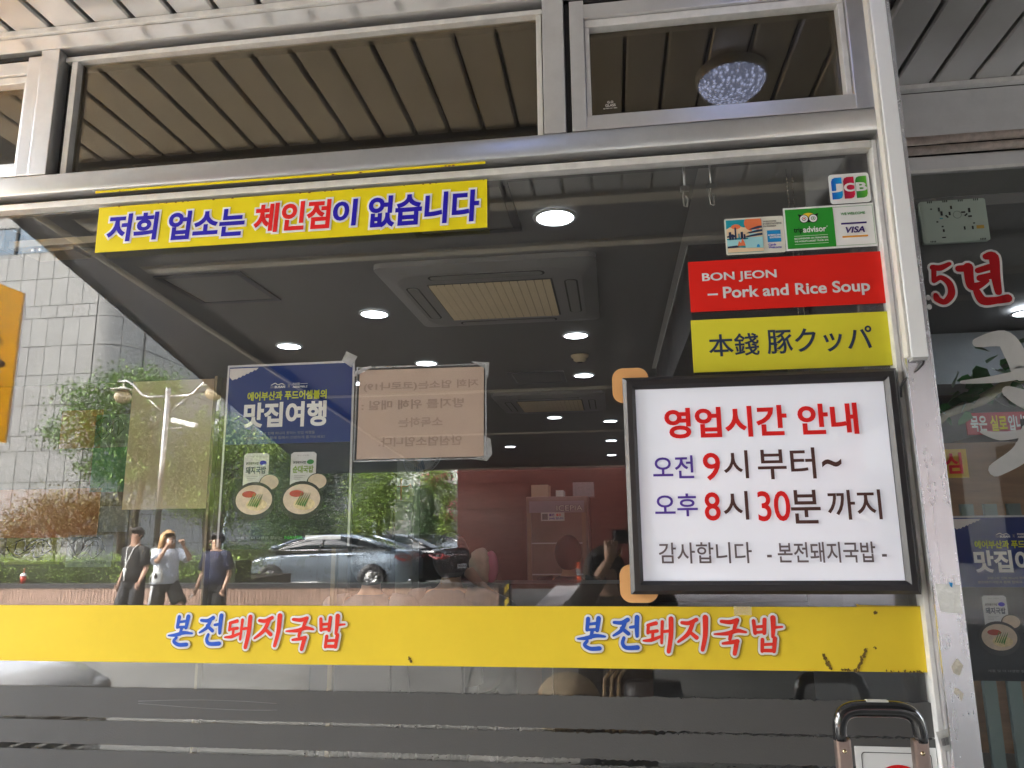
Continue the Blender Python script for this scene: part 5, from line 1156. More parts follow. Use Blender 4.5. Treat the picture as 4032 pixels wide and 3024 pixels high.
# tiled planter wall with striped end
pw = empty('planter_wall', (-1.72, -9.8, -.1), 'low brown tiled planter wall with a dark coping along the street', 'wall')
TILE = mat('brown speckled tile', (.33, .21, .155), .5, 0, .22, 60, .1, 200, island=.14); GROUT = mat('dark grout', (.03, .025, .022), .9); COP = mat('dark granite coping', (.035, .035, .038), .3, 0, .2, 20)
B('wall_core', -13.0, 0, -.25, -.008, 0, .735, GROUT, pw); B('coping', -13.0, .01, -.29, .02, .736, .80, COP, pw)
bm = bmesh.new(); box(bm, .004, .056, -.010, .008, .003, .150, 0); fin(bm); tm = bpy.data.meshes.new('tile'); bm.to_mesh(tm); bm.free(); tm.materials.append(TILE); jt = bmesh.new()
for i in range(216):
    for j in range(5):
        x = -.08-.06*(i+1); z = .005+.147*j-(.0)
        if j in (3, 4) and i < 146: o = bpy.data.objects.new('tile', tm); o.location = (x, 0, z); link(o, pw)
        else: box(jt, x+.004, x+.056, -.010, .008, z+.003, z+.143)
o = obj('low_tiles', fin(jt), TILE, pw); o['kind'] = 'stuff'
SB, SY = mat('stripe black', (.015, .015, .015), .6), mat('stripe yellow', (.60, .42, .02), .6)
B('end_post', .0105, .08, -.29, .03, 0, .84, SB, pw)
bm = bmesh.new()
for k in range(4):
    z = .05+.2*k; bm.faces.new([bm.verts.new(v) for v in ((.0105, .032, z), (.08, .032, z+.07), (.08, .032, z+.16), (.0105, .032, z+.09))])
obj('hazard_stripe', bm, SY, pw)
soil = B('planter_soil', -16, -7.3, -14.6, -10.95, -.1, .60, mat('soil', (.06, .045, .03), .95, 0, .3, 5)); soil['kind'] = 'structure'

# ---- foliage
def foliage(name, m, parent, blobs, n, size, seed, org, flat=.5, droop=.2):
    """leaf-sized folded faces gathered in clumps through ellipsoid lobes"""
    rg_ = random.Random(seed); V, F = [], []; ox, oy, oz = org
    tot = sum(b[3]*b[4]*b[5] for b in blobs)
    for (cx, cy, cz, rx, ry, rz) in blobs:
        k = int(2.6*n*(rx*ry*rz)/tot); clumps = []
        for _ in range(max(5, k//38)):
            while True:
                u, v, w_ = rg_.uniform(-1, 1), rg_.uniform(-1, 1), rg_.uniform(-1, 1); d = u*u+v*v+w_*w_
                if .12 < d < 1: break
            clumps.append((cx+u*rx, cy+v*ry, cz+w_*rz, rg_.uniform(.10, .24)))
        for _ in range(k):
            c = clumps[rg_.randrange(len(clumps))]; s = c[3]*min(1.6, (rx+ry+rz)/2+.3)
            p = Vector((c[0]+rg_.gauss(0, s), c[1]+rg_.gauss(0, s), c[2]+rg_.gauss(0, s*.62)))
            L_ = size*.85*rg_.uniform(.6, 1.3); W_ = L_*rg_.uniform(.36, .52)
            a = rg_.uniform(0, 6.283); el = rg_.uniform(-.9, .6)-droop; d = Vector((cos(a)*cos(el), sin(a)*cos(el), sin(el)))
            sd_ = Vector((-sin(a), cos(a), rg_.uniform(-flat, flat))).normalized(); up = d.cross(sd_)
            b0 = len(V); 
            for q in (p-d*L_/2, p+sd_*W_/2+up*L_*.1, p+d*L_/2, p-sd_*W_/2+up*L_*.1): V.append((q.x-ox, q.y-oy, q.z-oz))
            F.append((b0, b0+1, b0+2)); F.append((b0, b0+2, b0+3))
    me = bpy.data.meshes.new(name); me.from_pydata(V, [], F); me.materials.append(m); me.update()
    o = link(bpy.data.objects.new(name, me), parent); return o
LF = [mat('leaf green %s' % t, c, .55, 0, .25, 2, island=.45) for t, c in (('mid', (.13, .23, .035)), ('light', (.20, .29, .04)), ('dark', (.05, .11, .028)), ('hedge', (.20, .30, .03)))]
BARK = mat('bark', (.10, .075, .055), .9, 0, .25, 8, .6, 40)
def tree(label, x, yv, z0, blobs, n, size, m, seed, trunks, cat='tree', name='tree', flowers=None, group=None):
    t = empty(name, (x, -yv, z0), label, cat, group)
    bm = bmesh.new(); r_ = random.Random(seed)
    for tx, tz, rr in trunks:
        tube(bm, [(0+tx*.2, 0, 0), (tx*.45, .05, tz*.4), (tx*.8, -.05, tz*.75), (tx, 0, tz)], [rr, rr*.8, rr*.55, rr*.3], 8)
        for k in range(5):
            a = r_.uniform(0, 6.28); zz = tz*r_.uniform(.5, .95); tube(bm, [(tx*.8*zz/tz, 0, zz), (tx+cos(a)*.35, sin(a)*.3, zz+.3), (tx+cos(a)*.8, sin(a)*.7, zz+.5+.3*r_.random())], [rr*.35, rr*.22, rr*.08], 5)
    obj('trunk', fin(bm), BARK, t)
    c = foliage('crown', m, t, [(b[0], -b[1], b[2], b[3], b[4], b[5]) for b in blobs], n, size, seed, (x, -yv, z0)); c['kind'] = 'stuff'
    if flowers:
        fm, fn_, fb, fs = flowers; c = foliage('blossom', fm, t, [(b[0], -b[1], b[2], b[3], b[4], b[5]) for b in fb], fn_, fs, seed+1, (x, -yv, z0)); c['kind'] = 'stuff'
    return t
WF = mat('white blossom', (.75, .72, .70), .7, 0, .1, 10); PF = mat('pink blossom', (.65, .10, .20), .7, 0, .2, 10)
B('planter_soil', -13.2, -5.95, -10.94, -10.1, -.1, .60, mat('soil', (.06, .045, .03)))['kind'] = 'structure'
tree('loose light green tree left of the twin street lamp', -10.25, 13, .6, [(-11.3, 13, 4.35, .75, .5, .40), (-10.2, 13, 4.55, .85, .6, .55), (-11.5, 12.8, 3.7, .75, .5, .38), (-10.5, 13, 3.6, .9, .7, .5), (-10.9, 13, 2.9, .65, .5, .3), (-10.0, 13, 2.9, .6, .6, .5)], 5200, .115, LF[0], 11, [(-.5, 3.6, .10), (.3, 3.3, .09)])
tree('bushy green tree behind the twin street lamp', -8.7, 13.6, .6, [(-9.0, 13.8, 3.6, .9, .6, .6), (-8.2, 13.6, 3.1, .8, .6, .6), (-9.2, 13.6, 2.6, 1.0, .7, .6), (-8.3, 13.5, 2.2, 1.0, .7, .6), (-7.6, 13.6, 3.4, .5, .4, .35)], 7500, .10, LF[1], 12, [(-.3, 2.6, .10), (.4, 2.6, .08)])
tree('dense dark green tree right of the utility pole', -9.5, 19.8, -.1, [(-10.09, 19.8, 3.84, 0.86, 0.74, 0.68), (-9.10, 19.8, 3.59, 1.11, 0.86, 0.68), (-9.72, 19.8, 2.61, 1.35, 0.98, 0.80), (-8.61, 19.8, 2.98, 0.74, 0.74, 0.55), (-9.47, 20.0, 1.62, 1.48, 0.86, 0.74)], 9000, .115, LF[2], 13, [(-.2, 2.8, .10), (.4, 2.6, .08)])
tree('broad brownish green shrub over the hedge at far left', -10.6, 11.6, .6, [(-11.3, 11.6, 1.75, .7, .4, .35), (-10.5, 11.6, 1.9, .8, .5, .45), (-9.9, 11.6, 1.8, .5, .4, .4), (-11.8, 11.6, 1.4, .6, .4, .3)], 4200, .09, mat('leaf russet', (.14, .13, .035), .6, 0, .25, 2, island=.4), 14, [(-.4, .9, .03), (.4, .9, .03)], 'shrub', 'shrub')
tree('shrub with white blossoms in front of the pale wall', -9.0, 19.6, -.1, [(-9.71, 19.6, 1.97, 0.70, 0.58, 0.41), (-8.77, 19.6, 2.08, 0.82, 0.58, 0.53), (-9.24, 19.6, 1.27, 1.29, 0.58, 0.53)], 4200, .08, LF[0], 15, [(-.3, 1.3, .04), (.4, 1.5, .04)], 'shrub', 'shrub', (WF, 420, [(-9.71, 19.5, 2.14, 0.58, 0.58, 0.35), (-8.66, 19.5, 2.32, 0.70, 0.58, 0.47)], .075))
tree('big soft green tree behind the two parked cars', -9.2, 27, -.1, [(-9.5, 27, 3.4, 1.2, 1, 1.0), (-8.6, 27, 2.6, 1.2, 1, .9), (-9.8, 27, 1.8, 1.3, 1, .8), (-8.3, 27, 4.2, 1.0, .8, .8)], 7000, .14, LF[1], 16, [(0, 2.8, .15)])
tree('dark conical evergreen beside the red granite wall', -6.6, 25, -.1, [(-6.6, 25, 1.4, .85, .7, .8), (-6.6, 25, 2.5, .65, .6, .8), (-6.65, 25, 3.5, .4, .4, .8), (-6.9, 25, 4.6, .8, .5, .6)], 6500, .12, LF[2], 17, [(0, 3.4, .12)])
tree('slender tree with pink blossoms against the granite wall', -5.75, 23.5, -.1, [(-5.9, 23.5, 3.3, .55, .4, .55), (-5.5, 23.5, 2.6, .35, .4, .5), (-5.6, 23.5, 1.7, .35, .4, .5)], 2600, .10, LF[1], 18, [(0, 2.9, .04)], flowers=(PF, 260, [(-5.8, 23.3, 3.4, .5, .4, .5), (-5.4, 23.3, 2.5, .35, .4, .6)], .09))
hd = empty('clipped_hedge', (-8.7, -10.6, .6), 'long clipped hedge on the planter behind the pedestrians', 'hedge')
bl = [(-12.6+.45*i, -10.62, .86, .42, .36, .22) for i in range(14)]
c = foliage('leaves', LF[3], hd, bl, 15000, .052, 21, (-8.7, -10.6, .6)); c['kind'] = 'stuff'
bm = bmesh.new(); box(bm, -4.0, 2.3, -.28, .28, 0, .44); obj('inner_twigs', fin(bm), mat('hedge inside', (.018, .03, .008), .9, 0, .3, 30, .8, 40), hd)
hd = empty('clipped_hedge', (-7.5, -14.1, .6), 'lower clipped hedge left of the blue grey sedan', 'hedge')
c = foliage('leaves', LF[1], hd, [(-8.75+.4*i, -14.2, 1.0, .35, .4, .25) for i in range(3)], 2800, .06, 22, (-7.5, -14.1, .6)); c['kind'] = 'stuff'

# ---- street lamp, camera, utility pole, cables
LMET = mat('lamp post metal', (.34, .33, .32), .25, .8, .1, 5); GLB = mat('smoked globe', (.42, .33, .20), .15, 0, .1, 5)
lp = empty('street_lamp', (-8.85, -11.8, -.1), 'twin armed street lamp with two hanging amber globes and a camera', 'street lamp')
bm = bmesh.new(); tube(bm, [(0, 0, 0), (0, 0, 1.25)], .09, 14); obj('base_sleeve', fin(bm), LMET, lp)
bm = bmesh.new(); lathe(bm, [(.09, 1.22), (.11, 1.25), (.075, 1.33), (.06, 1.34)], 0, 0, 0, 16); obj('collar', fin(bm), mat('cream collar', (.6, .6, .56), .4), lp)
bm = bmesh.new(); tube(bm, [(0, 0, 1.3), (0, 0, 4.50)], [.058, .050], 12); obj('pole', fin(bm), LMET, lp)
for s in (-1, 1):
    bm = bmesh.new(); tube(bm, [(0, 0, 4.33), (s*.42, 0, 4.33), (s*.55, 0, 4.37), (s*.78, 0, 4.60), (s*.92, 0, 4.68), (s*1.12, 0, 4.68)], .026, 10); obj('arm', fin(bm), LMET, lp)
    bm = bmesh.new(); tube(bm, [(s*.03, 0, 3.95), (s*.44, 0, 4.32)], .013, 8); obj('brace', fin(bm), LMET, lp)
    gl = empty('lantern', (s*.99, 0, 4.52)); gl.parent = lp
    bm = bmesh.new(); tube(bm, [(0, 0, .14), (0, 0, .03)], .015, 8); lathe(bm, [(.06, .045), (.07, .02), (.24, -.02), (.245, -.035), (.05, -.03)], 0, 0, 0, 24); obj('cap', fin(bm), mat('cream lamp cap', (.55, .52, .44), .35), gl)
    bm = bmesh.new(); sphere(bm, (0, 0, -.16), .165, 1, 1, .92, 3); obj('globe', fin(bm), GLB, gl)
cm = empty('street_camera', (-8.62, -11.7, 3.72), 'white street camera on a bracket of the twin lamp', 'camera'); rm = Matrix.Rotation(R(14), 4, 'Y')
bm = bmesh.new(); box(bm, -.02, .52, -.06, .06, -.05, .05, 0, .015)
for v in bm.verts: v.co = rm @ v.co
obj('housing', fin(bm), mat('ivory housing', (.62, .62, .58), .35), cm); bm = bmesh.new(); tube(bm, [(-.2, 0, -.16), (.2, 0, -.16), (.22, 0, -.06)], .014, 6); obj('bracket', fin(bm), LMET, cm)
up_ = empty('utility_pole', (-10.0, -16, -.1), 'grey concrete utility pole with coiled black cables beside the trees', 'pole')
bm = bmesh.new(); tube(bm, [(0, 0, 0), (0, 0, 8.5)], [.17, .13], 16); obj('shaft', fin(bm), mat('pole concrete', (.36, .36, .36), .8, 0, .15, 4), up_)
bm = bmesh.new(); tube(bm, [(.32, .05, 0), (.30, .05, 2.9)], .05, 10); obj('conduit', fin(bm), mat('pale blue conduit', (.36, .43, .47), .5), up_)
bm = bmesh.new(); tube(bm, [(.30, .05, 2.8), (.28, .05, 3.8), (.22, .05, 4.9), (.05, .2, 5.25), (-.9, .6, 5.1), (-3.2, 1.5, 4.75)], .028, 6); tube(bm, [(.24, .05, 3.0), (.22, .05, 4.7), (.1, .2, 5.15)], .022, 6)
for k in range(4): tube(bm, [(.02+.03*k+(.20-.01*k)*cos(2*pi*i/20), .2+.02*k, 4.8+.30*sin(2*pi*i/20)) for i in range(21)], .012, 5)
obj('cable_coil', fin(bm), BLACKPL, up_)

# ---- cars
TYRE = mat('tyre rubber', (.02, .02, .02), .8, 0, .1, 30); CHR = mat('car chrome', (.75, .75, .76), .08, 1); CGL = mat('car glass', (.012, .016, .018), .03, 0, .02, spec=.9); LGTR = mat('tail lamp red', (.35, .01, .01), .12, coat=.5); LGTA = mat('amber lamp', (.6, .18, .03), .15)
RIMM = mat('alloy rim', (.60, .60, .60), .2, .9)
def car(name, label, cat, loc, rz, paint, st, gh, W_=.9, wheels=(-1.42, 1.32), wr=.335, group=None, rear_bar=False):
    c = empty(name, loc, label, cat, group, rz)
    def half(w_, zb, zs, zt): return [(0, zb), (w_*.80, zb), (w_*.95, zb+.07), (w_*.995, zb+.22), (w_, (zb+zs)/2+.05), (w_*.985, zs-.10), (w_*.965, zs-.03), (w_*.90, zs), (w_*.55, zt-.008), (0, zt)]
    bm = bmesh.new(); rings = []
    for x, w_, zb, zs, zt in st:
        h_ = half(w_, zb, zs, zt); ring = [(y, z) for y, z in h_]+[(-y, z) for y, z in h_[-2:0:-1]]; rings.append([bm.verts.new((x, y, z)) for y, z in ring])
    n = len(rings[0])
    for a, b_ in zip(rings, rings[1:]):
        for k in range(n): f = bm.faces.new((a[k], a[(k+1) % n], b_[(k+1) % n], b_[k])); f.smooth = True
    bm.faces.new(rings[0][::-1]); bm.faces.new(rings[-1]); obj('body', fin(bm), paint, c)
    def groof(x):
        for (xa, za), (xb, zb_) in zip(gh, gh[1:]):
            if xa <= x <= xb: return za+(zb_-za)*(x-xa)/(xb-xa)
        return gh[-1][1]
    belt = gh[0][1]-.03
    bm = bmesh.new(); rings = []; xs = [gh[0][0]+(gh[-1][0]-gh[0][0])*i/30 for i in range(31)]
    for x in xs:
        zr = max(groof(x), belt+.015); t = (zr-belt)/max(g_[1] for g_ in gh); wt = W_*.93-(zr-belt)*.50
        ring = [(W_*.92, belt-.10), (W_*.93, belt), (wt+.035, zr-.045), (wt-.05, zr-.012), (wt*.5, zr), (-wt*.5, zr), (-wt+.05, zr-.012), (-wt-.035, zr-.045), (-W_*.93, belt), (-W_*.92, belt-.10)]
        rings.append([bm.verts.new((x, y, z)) for y, z in ring])
    for a, b_ in zip(rings, rings[1:]):
        for k in range(9): f = bm.faces.new((a[k], a[k+1], b_[k+1], b_[k])); f.smooth = True
    obj('windows', fin(bm), CGL, c)
    zmax = max(g_[1] for g_ in gh); xr = [x for x in xs if groof(x) > zmax-.075]; bm = bmesh.new(); rings = []
    for x in xr:
        zr = groof(x)+.006; wt = W_*.93-(zr-belt)*.50; rings.append([bm.verts.new((x, y, z)) for y, z in ((wt+.045, zr-.055), (wt+.02, zr-.03), (wt-.05, zr-.004), (wt*.5, zr+.006), (-wt*.5, zr+.006), (-wt+.05, zr-.004), (-wt-.02, zr-.03), (-wt-.045, zr-.055))])
    for a, b_ in zip(rings, rings[1:]):
        for k in range(7): f = bm.faces.new((a[k], a[k+1], b_[k+1], b_[k])); f.smooth = True
    obj('roof', fin(bm), paint, c)
    for s in (-1, 1):
        def side(x, z): return (x, s*(W_*.93-(z-belt)*.50+.012), z)
        for nm, pts, rr, m in (('pillar', [side(gh[-1][0], belt), side(xr[-1], zmax-.07)], .032, paint), ('pillar', [side(gh[0][0], belt), side(xr[0], zmax-.07)], .045, paint), ('door_pillar', [side(.02, belt), side(-.06, groof(-.06)-.05)], .03, BLACKPL),
                               ('window_trim', [side(gh[0][0]+.05, belt+.012), side(0, belt+.004), side(gh[-1][0]-.05, belt+.004)], .009, CHR), ('window_trim', [side(gh[0][0]+.1, belt+.03)]+[side(x, groof(x)-.062) for x in xr[::2]]+[side(gh[-1][0]-.1, belt+.03)], .008, CHR), ('sill_trim', [(-1.0, s*W_*1.0, .27), (.95, s*W_*1.0, .27)], .012, CHR)):
            bm = bmesh.new(); tube(bm, pts, rr, 8); obj(nm, fin(bm), m, c)
        for x0 in (-.98, .02, 1.02):
            bm = bmesh.new(); tube(bm, [(x0, s*(W_*.985), belt-.06), (x0+.01, s*(W_+.001), belt-.3), (x0+.03, s*(W_-.001), .34)], .005, 4); obj('door_seam', fin(bm), BLACKPL, c)
        for x0 in (-.80, .20):
            bm = bmesh.new(); box(bm, x0-.10, x0+.08, s*W_*.985-.02, s*W_*.985+.02, belt-.16, belt-.125, 0, .008); obj('door_handle', fin(bm), CHR, c)
        bm = bmesh.new(); sphere(bm, (gh[-1][0]-.28, s*(W_+.10), belt+.07), .10, 1.15, .95, .72, 2); tube(bm, [(gh[-1][0]-.25, s*(W_-.04), belt+.01), (gh[-1][0]-.27, s*(W_+.06), belt+.04)], .025, 6); obj('mirror', fin(bm), paint, c)
        bm = bmesh.new(); x0 = st[0][0]; tl = [(x0+.03, s*.42, .90), (x0+.02, s*.70, .93), (x0+.10, s*.835, .95), (x0+.36, s*.900, .93), (x0+.34, s*.905, .87), (x0+.12, s*.865, .78), (x0+.01, s*.72, .78), (x0+.005, s*.42, .83)]
        cx_ = Vector((x0-.03, s*.66, .87)); ce = bm.verts.new((x0-.035, s*.72, .865)); vs = [bm.verts.new(Vector(v)+Vector((-.012, s*.012, 0))) for v in tl]
        for k in range(8): bm.faces.new((vs[k], vs[(k+1) % 8], ce))
        obj('tail_light', fin(bm), LGTR, c)
        bm = bmesh.new(); x1 = st[-1][0]; sphere(bm, (x1-.17, s*.64, .66), .14, 1.0, 1.25, .5, 2); obj('headlight', fin(bm), mat('headlight glass', (.55, .57, .6), .05, 0, .1), c)
        for xw in wheels:
            bm = bmesh.new(); lathe(bm, [(.0, -.0), (wr+.055, .0), (wr+.055, .012), (.0, .012)], xw, s*(W_-.005), wr, 32, 0, 'y') if s > 0 else lathe(bm, [(.0, -.012), (wr+.055, -.012), (wr+.055, .0), (.0, .0)], xw, s*(W_-.005), wr, 32, 0, 'y'); obj('wheel_arch', fin(bm), BLACKPL, c)
            wh = empty('wheel', (xw, s*(W_+.008), wr)); wh.parent = c; y0 = s*.012
            bm = bmesh.new(); lathe(bm, [(wr-.10, -s*.20), (wr, -s*.18), (wr, -s*.01), (wr-.02, s*.008), (wr-.095, s*.010), (wr-.10, -s*.03)], 0, 0, 0, 36, 0, 'y'); obj('tyre', fin(bm), TYRE, wh)
            bm = bmesh.new()
            for k in range(10):
                a = 2*pi*k/10
                for da in (-.07, .09): p0 = Vector((cos(a)*.04, 0, sin(a)*.04)); p1 = Vector((cos(a+da+.12)*(wr-.105), 0, sin(a+da+.12)*(wr-.105))); tube(bm, [p0+Vector((0, s*.005, 0)), p1], [.014, .011], 5)
            for q in range(1): lathe(bm, [(wr-.115, -s*.02), (wr-.100, s*.008), (wr-.092, s*.008), (wr-.092, -s*.03)], 0, 0, 0, 36, 0, 'y')
            sphere(bm, (0, s*.005, 0), .045, 1, .4, 1, 2); obj('rim', fin(bm), RIMM, wh)
            bm = bmesh.new(); lathe(bm, [(.001, -s*.05), (wr-.10, -s*.05)], 0, 0, 0, 24, 0, 'y'); obj('brake_shadow', fin(bm), BLACKPL, wh)
    x0 = st[0][0]; B('number_plate', x0-.045, x0-.025, -.17, .17, .52 if rear_bar else .74, .64 if rear_bar else .86, WHITE, c); B('rear_bumper_trim', x0-.02, x0+.10, -.66, .66, .30, .40, BLACKPL, c, .02); B('tail_trim', x0-.03, x0-.012, -.64, .64, .88, .905, CHR, c, .005)
    for s in (-1, 1): B('exhaust_tip', x0-.04, x0+.05, s*.58-.11, s*.58+.11, .27, .325, CHR, c, .015)
    pl = [ch for ch in c.children if ch.name.startswith('number_plate')][0]
    t_ = text('plate_lettering', '61누0294', -.15, .15, (.54 if rear_bar else .76), (.62 if rear_bar else .84), 0, BLACKI, pl, .02)
    for v in t_.data.vertices: v.co = Vector((x0-.047, -v.co.x, v.co.z))
    t_.data.flip_normals()
    x1 = st[-1][0]; g0 = bmesh.new(); box(g0, x1-.06, x1+.012, -.46, .46, .40, .62); obj('grille', fin(g0), BLACKPL, c)
    for k in range(5): B('grille_bar', x1+.0125, x1+.022, -.45, .45, .42+.042*k, .432+.042*k, CHR, c)
    bm = bmesh.new(); sphere(bm, (x1+.02, 0, .70), .05, .3, 1, 1, 2); obj('badge', fin(bm), CHR, c)
    B('wiper', gh[-1][0]-.05, gh[-1][0]+.02, -.5, .3, belt+.01, belt+.03, BLACKPL, c)
    return c
SED = [(-2.34, .66, .42, .94, .97), (-2.30, .80, .30, 1.02, 1.055), (-2.10, .875, .22, 1.05, 1.095), (-1.7, .90, .20, 1.05, 1.11), (-1.2, .90, .18, 1.03, 1.08), (-.5, .90, .17, 1.01, 1.03), (.4, .90, .17, .985, 1.0), (1.0, .90, .17, .965, 1.01), (1.5, .895, .18, .91, .965), (1.95, .87, .20, .83, .89), (2.22, .80, .22, .74, .80), (2.34, .66, .30, .62, .68)]
GH = [(-1.95, 1.10), (-1.55, 1.235), (-1.15, 1.365), (-.75, 1.445), (-.3, 1.47), (.2, 1.455), (.55, 1.40), (.95, 1.22), (1.45, .985)]
car('parked_car', 'blue grey sedan parked side on behind the planter wall, five spoke pairs on its alloys', 'car', (-7.55, -17.75, -.02), pi, mat('blue grey car paint', (.22, .27, .33), .28, .5, .03, 2, coat=1), SED, GH, group='cars parked across the street')
car('parked_car', 'black sedan seen from behind with a full width silver tail bar', 'car', (-6.25, -20.3, -.04), math.atan2(-.54, -.84), mat('black car paint', (.008, .009, .012), .2, .2, .02, coat=1), SED, GH, group='cars parked across the street', rear_bar=True)
car('white_car', 'white car close to the window whose bonnet shows at the lower left', 'car', (-5.05, -1.35, .03), 0, mat('white car paint', (.82, .83, .84), .3, 0, .02, coat=1), [(x*1.0, w_*.95, zb, zs, zt) for x, w_, zb, zs, zt in SED], GH, .86)
# ---- far service units and small lamp
for i in range(8):
    x = -18.2+.0*i; yv = 40+1.9*i; a = empty('outdoor_unit', (-19.0+.35*i*.55, -yv, .2), 'white outdoor air unit at the foot of the pale wall, %s in the row' % ('nearest', 'second nearest', 'third nearest', 'fourth nearest', 'fourth farthest', 'third farthest', 'second farthest', 'farthest')[i], 'outdoor unit', 'outdoor units along the far wall')
    B('casing', -.5, .5, -.35, .35, .9, 2.2, mat('unit white', (.66, .67, .66), .5), a)
    B('coil_panel', -.42, .42, .3505, .37, .95, 1.5, mat('unit grille', (.08, .08, .08), .6), a)
    bm = bmesh.new(); lathe(bm, [(.001, .36), (.16, .36), (.17, .351)], 0, 0, 1.85, 18, 0, 'y'); obj('badge', fin(bm), mat('unit badge', (.05, .09, .2), .5), a)
    for s in (-.45, .45): B('leg', s-.04, s+.04, -.3, .3, -.3, .899, mat('unit white', (.66, .67, .66), .5), a)
dl = empty('delineator_post', (-.92, -17.2, -.02), 'orange lane post with grey reflective bands before the granite wall', 'bollard'); OR = mat('signal orange', (.80, .10, .02), .5); GB = mat('grey reflective band', (.3, .3, .3), .4)
for i, m in enumerate((GB, OR, GB, OR)): bm = bmesh.new(); lathe(bm, [(.05, 0), (.05, .158)], 0, 0, .08+.16*i, 16); obj('band' if m is GB else 'tube_section', fin(bm), m, dl)
bm = bmesh.new(); lathe(bm, [(.11, 0), (.11, .03), (.06, .079)], 0, 0, 0, 16); obj('foot', fin(bm), BLACKPL, dl)
cf = empty('iced_drink_cup', (-9.9, -9.95, .70), 'clear takeaway cup with red drink left on the coping at far left', 'cup'); bm = bmesh.new(); lathe(bm, [(.035, 0), (.048, .12)], 0, 0, 0, 16); obj('cup_body', fin(bm), mat('red drink', (.5, .06, .04), .2), cf)
bm = bmesh.new(); lathe(bm, [(.05, .121), (.05, .135), (.03, .165), (.03, .17)], 0, 0, 0, 16); obj('dome_lid', fin(bm), WHITE, cf); bm = bmesh.new(); tube(bm, [(0, 0, .15), (.01, 0, .26)], .005, 6); obj('straw', fin(bm), OR, cf)
cf.location.x = -10.05

# ---- pedestrians on the far side of the road
BLK = mat('black cloth', (.010, .010, .010), .9); NAV = mat('navy cotton', (.007, .011, .035), .9, 0, .15, 20, .3, 50); SHW = mat('pale blue white shirt', (.62, .67, .76), .85, 0, .08, 15, .5, 30); LAN = mat('white lanyard', (.75, .74, .70), .7)
ZP = -.10
def hair_cap(p, hc, m, drop=.045, long=None, sc=1):
    bm = bmesh.new(); sphere(bm, hc+Vector((0, -.012, .022))*sc, .100*sc, .97, 1.03, 1.0, 3)
    for v in list(bm.verts):
        d = v.co-hc
        if d.y > .05*sc and d.z < .055*sc: bm.verts.remove(v)
        elif d.z < -.03*sc and d.y > -.02*sc: bm.verts.remove(v)
    rgh = random.Random(3)
    for v in bm.verts: v.co += v.normal*rgh.uniform(-.004, .008)
    if long:
        for dx, dy, L_, r_ in long: tube(bm, [hc+Vector((dx, dy, .05)), hc+Vector((dx*1.25, dy-.01, -.06)), hc+Vector((dx*1.35, dy-.03, -.06-L_*.5)), hc+Vector((dx*1.3, dy-.03, -.06-L_))], [r_, r_*1.15, r_, r_*.35], 7)
    obj('hair', fin(bm), m, p)
# man in black walking, lanyard
J = base_pose(1.70); J['ell'] = Vector((-.24, -.06, 1.10)); J['wrl'] = Vector((-.25, .04, .86)); J['elr'] = Vector((.22, -.02, 1.10)); J['wrr'] = Vector((.25, .12, .90)); J['anl'] += Vector((0, .16, 0)); J['tol'] += Vector((0, .16, 0)); J['knl'] += Vector((0, .12, 0)); J['anr'] += Vector((0, -.2, .05)); J['tor'] += Vector((0, -.2, .03))
p = person('young man in loose black clothes with a white lanyard and necklace walking', (-7.20, -8.75, ZP), R(14), J, 'pedestrians on the street', SKIN2, (.9, .6))
clothes(J, 't_shirt', BLK, p, 'tee'); clothes(J, 'trousers', mat('black wide trousers', (.012, .013, .016), .85, 0, .1, 10), p, 'trousers'); hc = J['skull']+Vector((0, .0, -.02)); hair_cap(p, hc, HAIRB); face(p, hc, R(-10), HAIRB, skin=SKIN2); shoes(J, BLACKPL, p)
bm = bmesh.new(); tube(bm, [(-.07, .0, 1.47), (-.07, .10, 1.40), (-.015, .155, 1.20), (0, .165, 1.12), (.015, .155, 1.20), (.07, .10, 1.40), (.07, .0, 1.47)], .007, 6); obj('lanyard_cord', fin(bm), LAN, p)
bm = bmesh.new(); sphere(bm, (0, .17, 1.08), .035, 1, .5, 1.2); tube(bm, [(0, .17, 1.05), (.0, .17, .93)], .014, 6); obj('lanyard_charm', fin(bm), LAN, p)
# woman adjusting mask and glasses
J = base_pose(1.64); J['ell'] = Vector((-.25, .17, 1.20)); J['wrl'] = Vector((-.115, .20, 1.44)); J['elr'] = Vector((.26, .20, 1.22)); J['wrr'] = Vector((.115, .22, 1.44))
J['knr'] = Vector((.10, .30, .56)); J['anr'] = Vector((.10, .20, .14)); J['tor'] = Vector((.10, .34, .08)); J['hpr'] = Vector((.09, .03, .84)); J['knl'] = Vector((-.10, -.06, .46)); J['anl'] = Vector((-.10, -.24, .10)); J['tol'] = Vector((-.10, -.12, .04))
p = person('golden haired woman in white shirt and black shorts lifting both hands to her glasses', (-6.62, -8.65, ZP), R(-62), J, 'pedestrians on the street', SKIN, (1.1, 1.1), {'l': ((.5, .3, .9), (0, 1, 0)), 'r': ((-.5, .3, .9), (0, 1, 0))})
clothes(J, 'loose_shirt', SHW, p, 'tee'); clothes(J, 'shorts', BLK, p, 'shorts'); hc = J['skull']+Vector((0, .0, -.02)); hair_cap(p, hc, HAIRG, long=[(-.07, -.02, .20, .035), (-.04, -.08, .24, .04), (.0, -.09, .24, .042), (.04, -.08, .24, .04), (.07, -.02, .20, .035), (-.08, .01, .14, .025)]); face(p, hc, 0, HAIRG, glasses=True, mask=True); shoes(J, WHITE, p)
bm = bmesh.new()
for dy in (-.022, 0, .022): tube(bm, [(-.195, .0+dy, .86), (-.212, .0+dy, .70), (-.214, -.03+dy, .52)], .0045, 5)
obj('shorts_stripe', fin(bm), WHITEI, p)
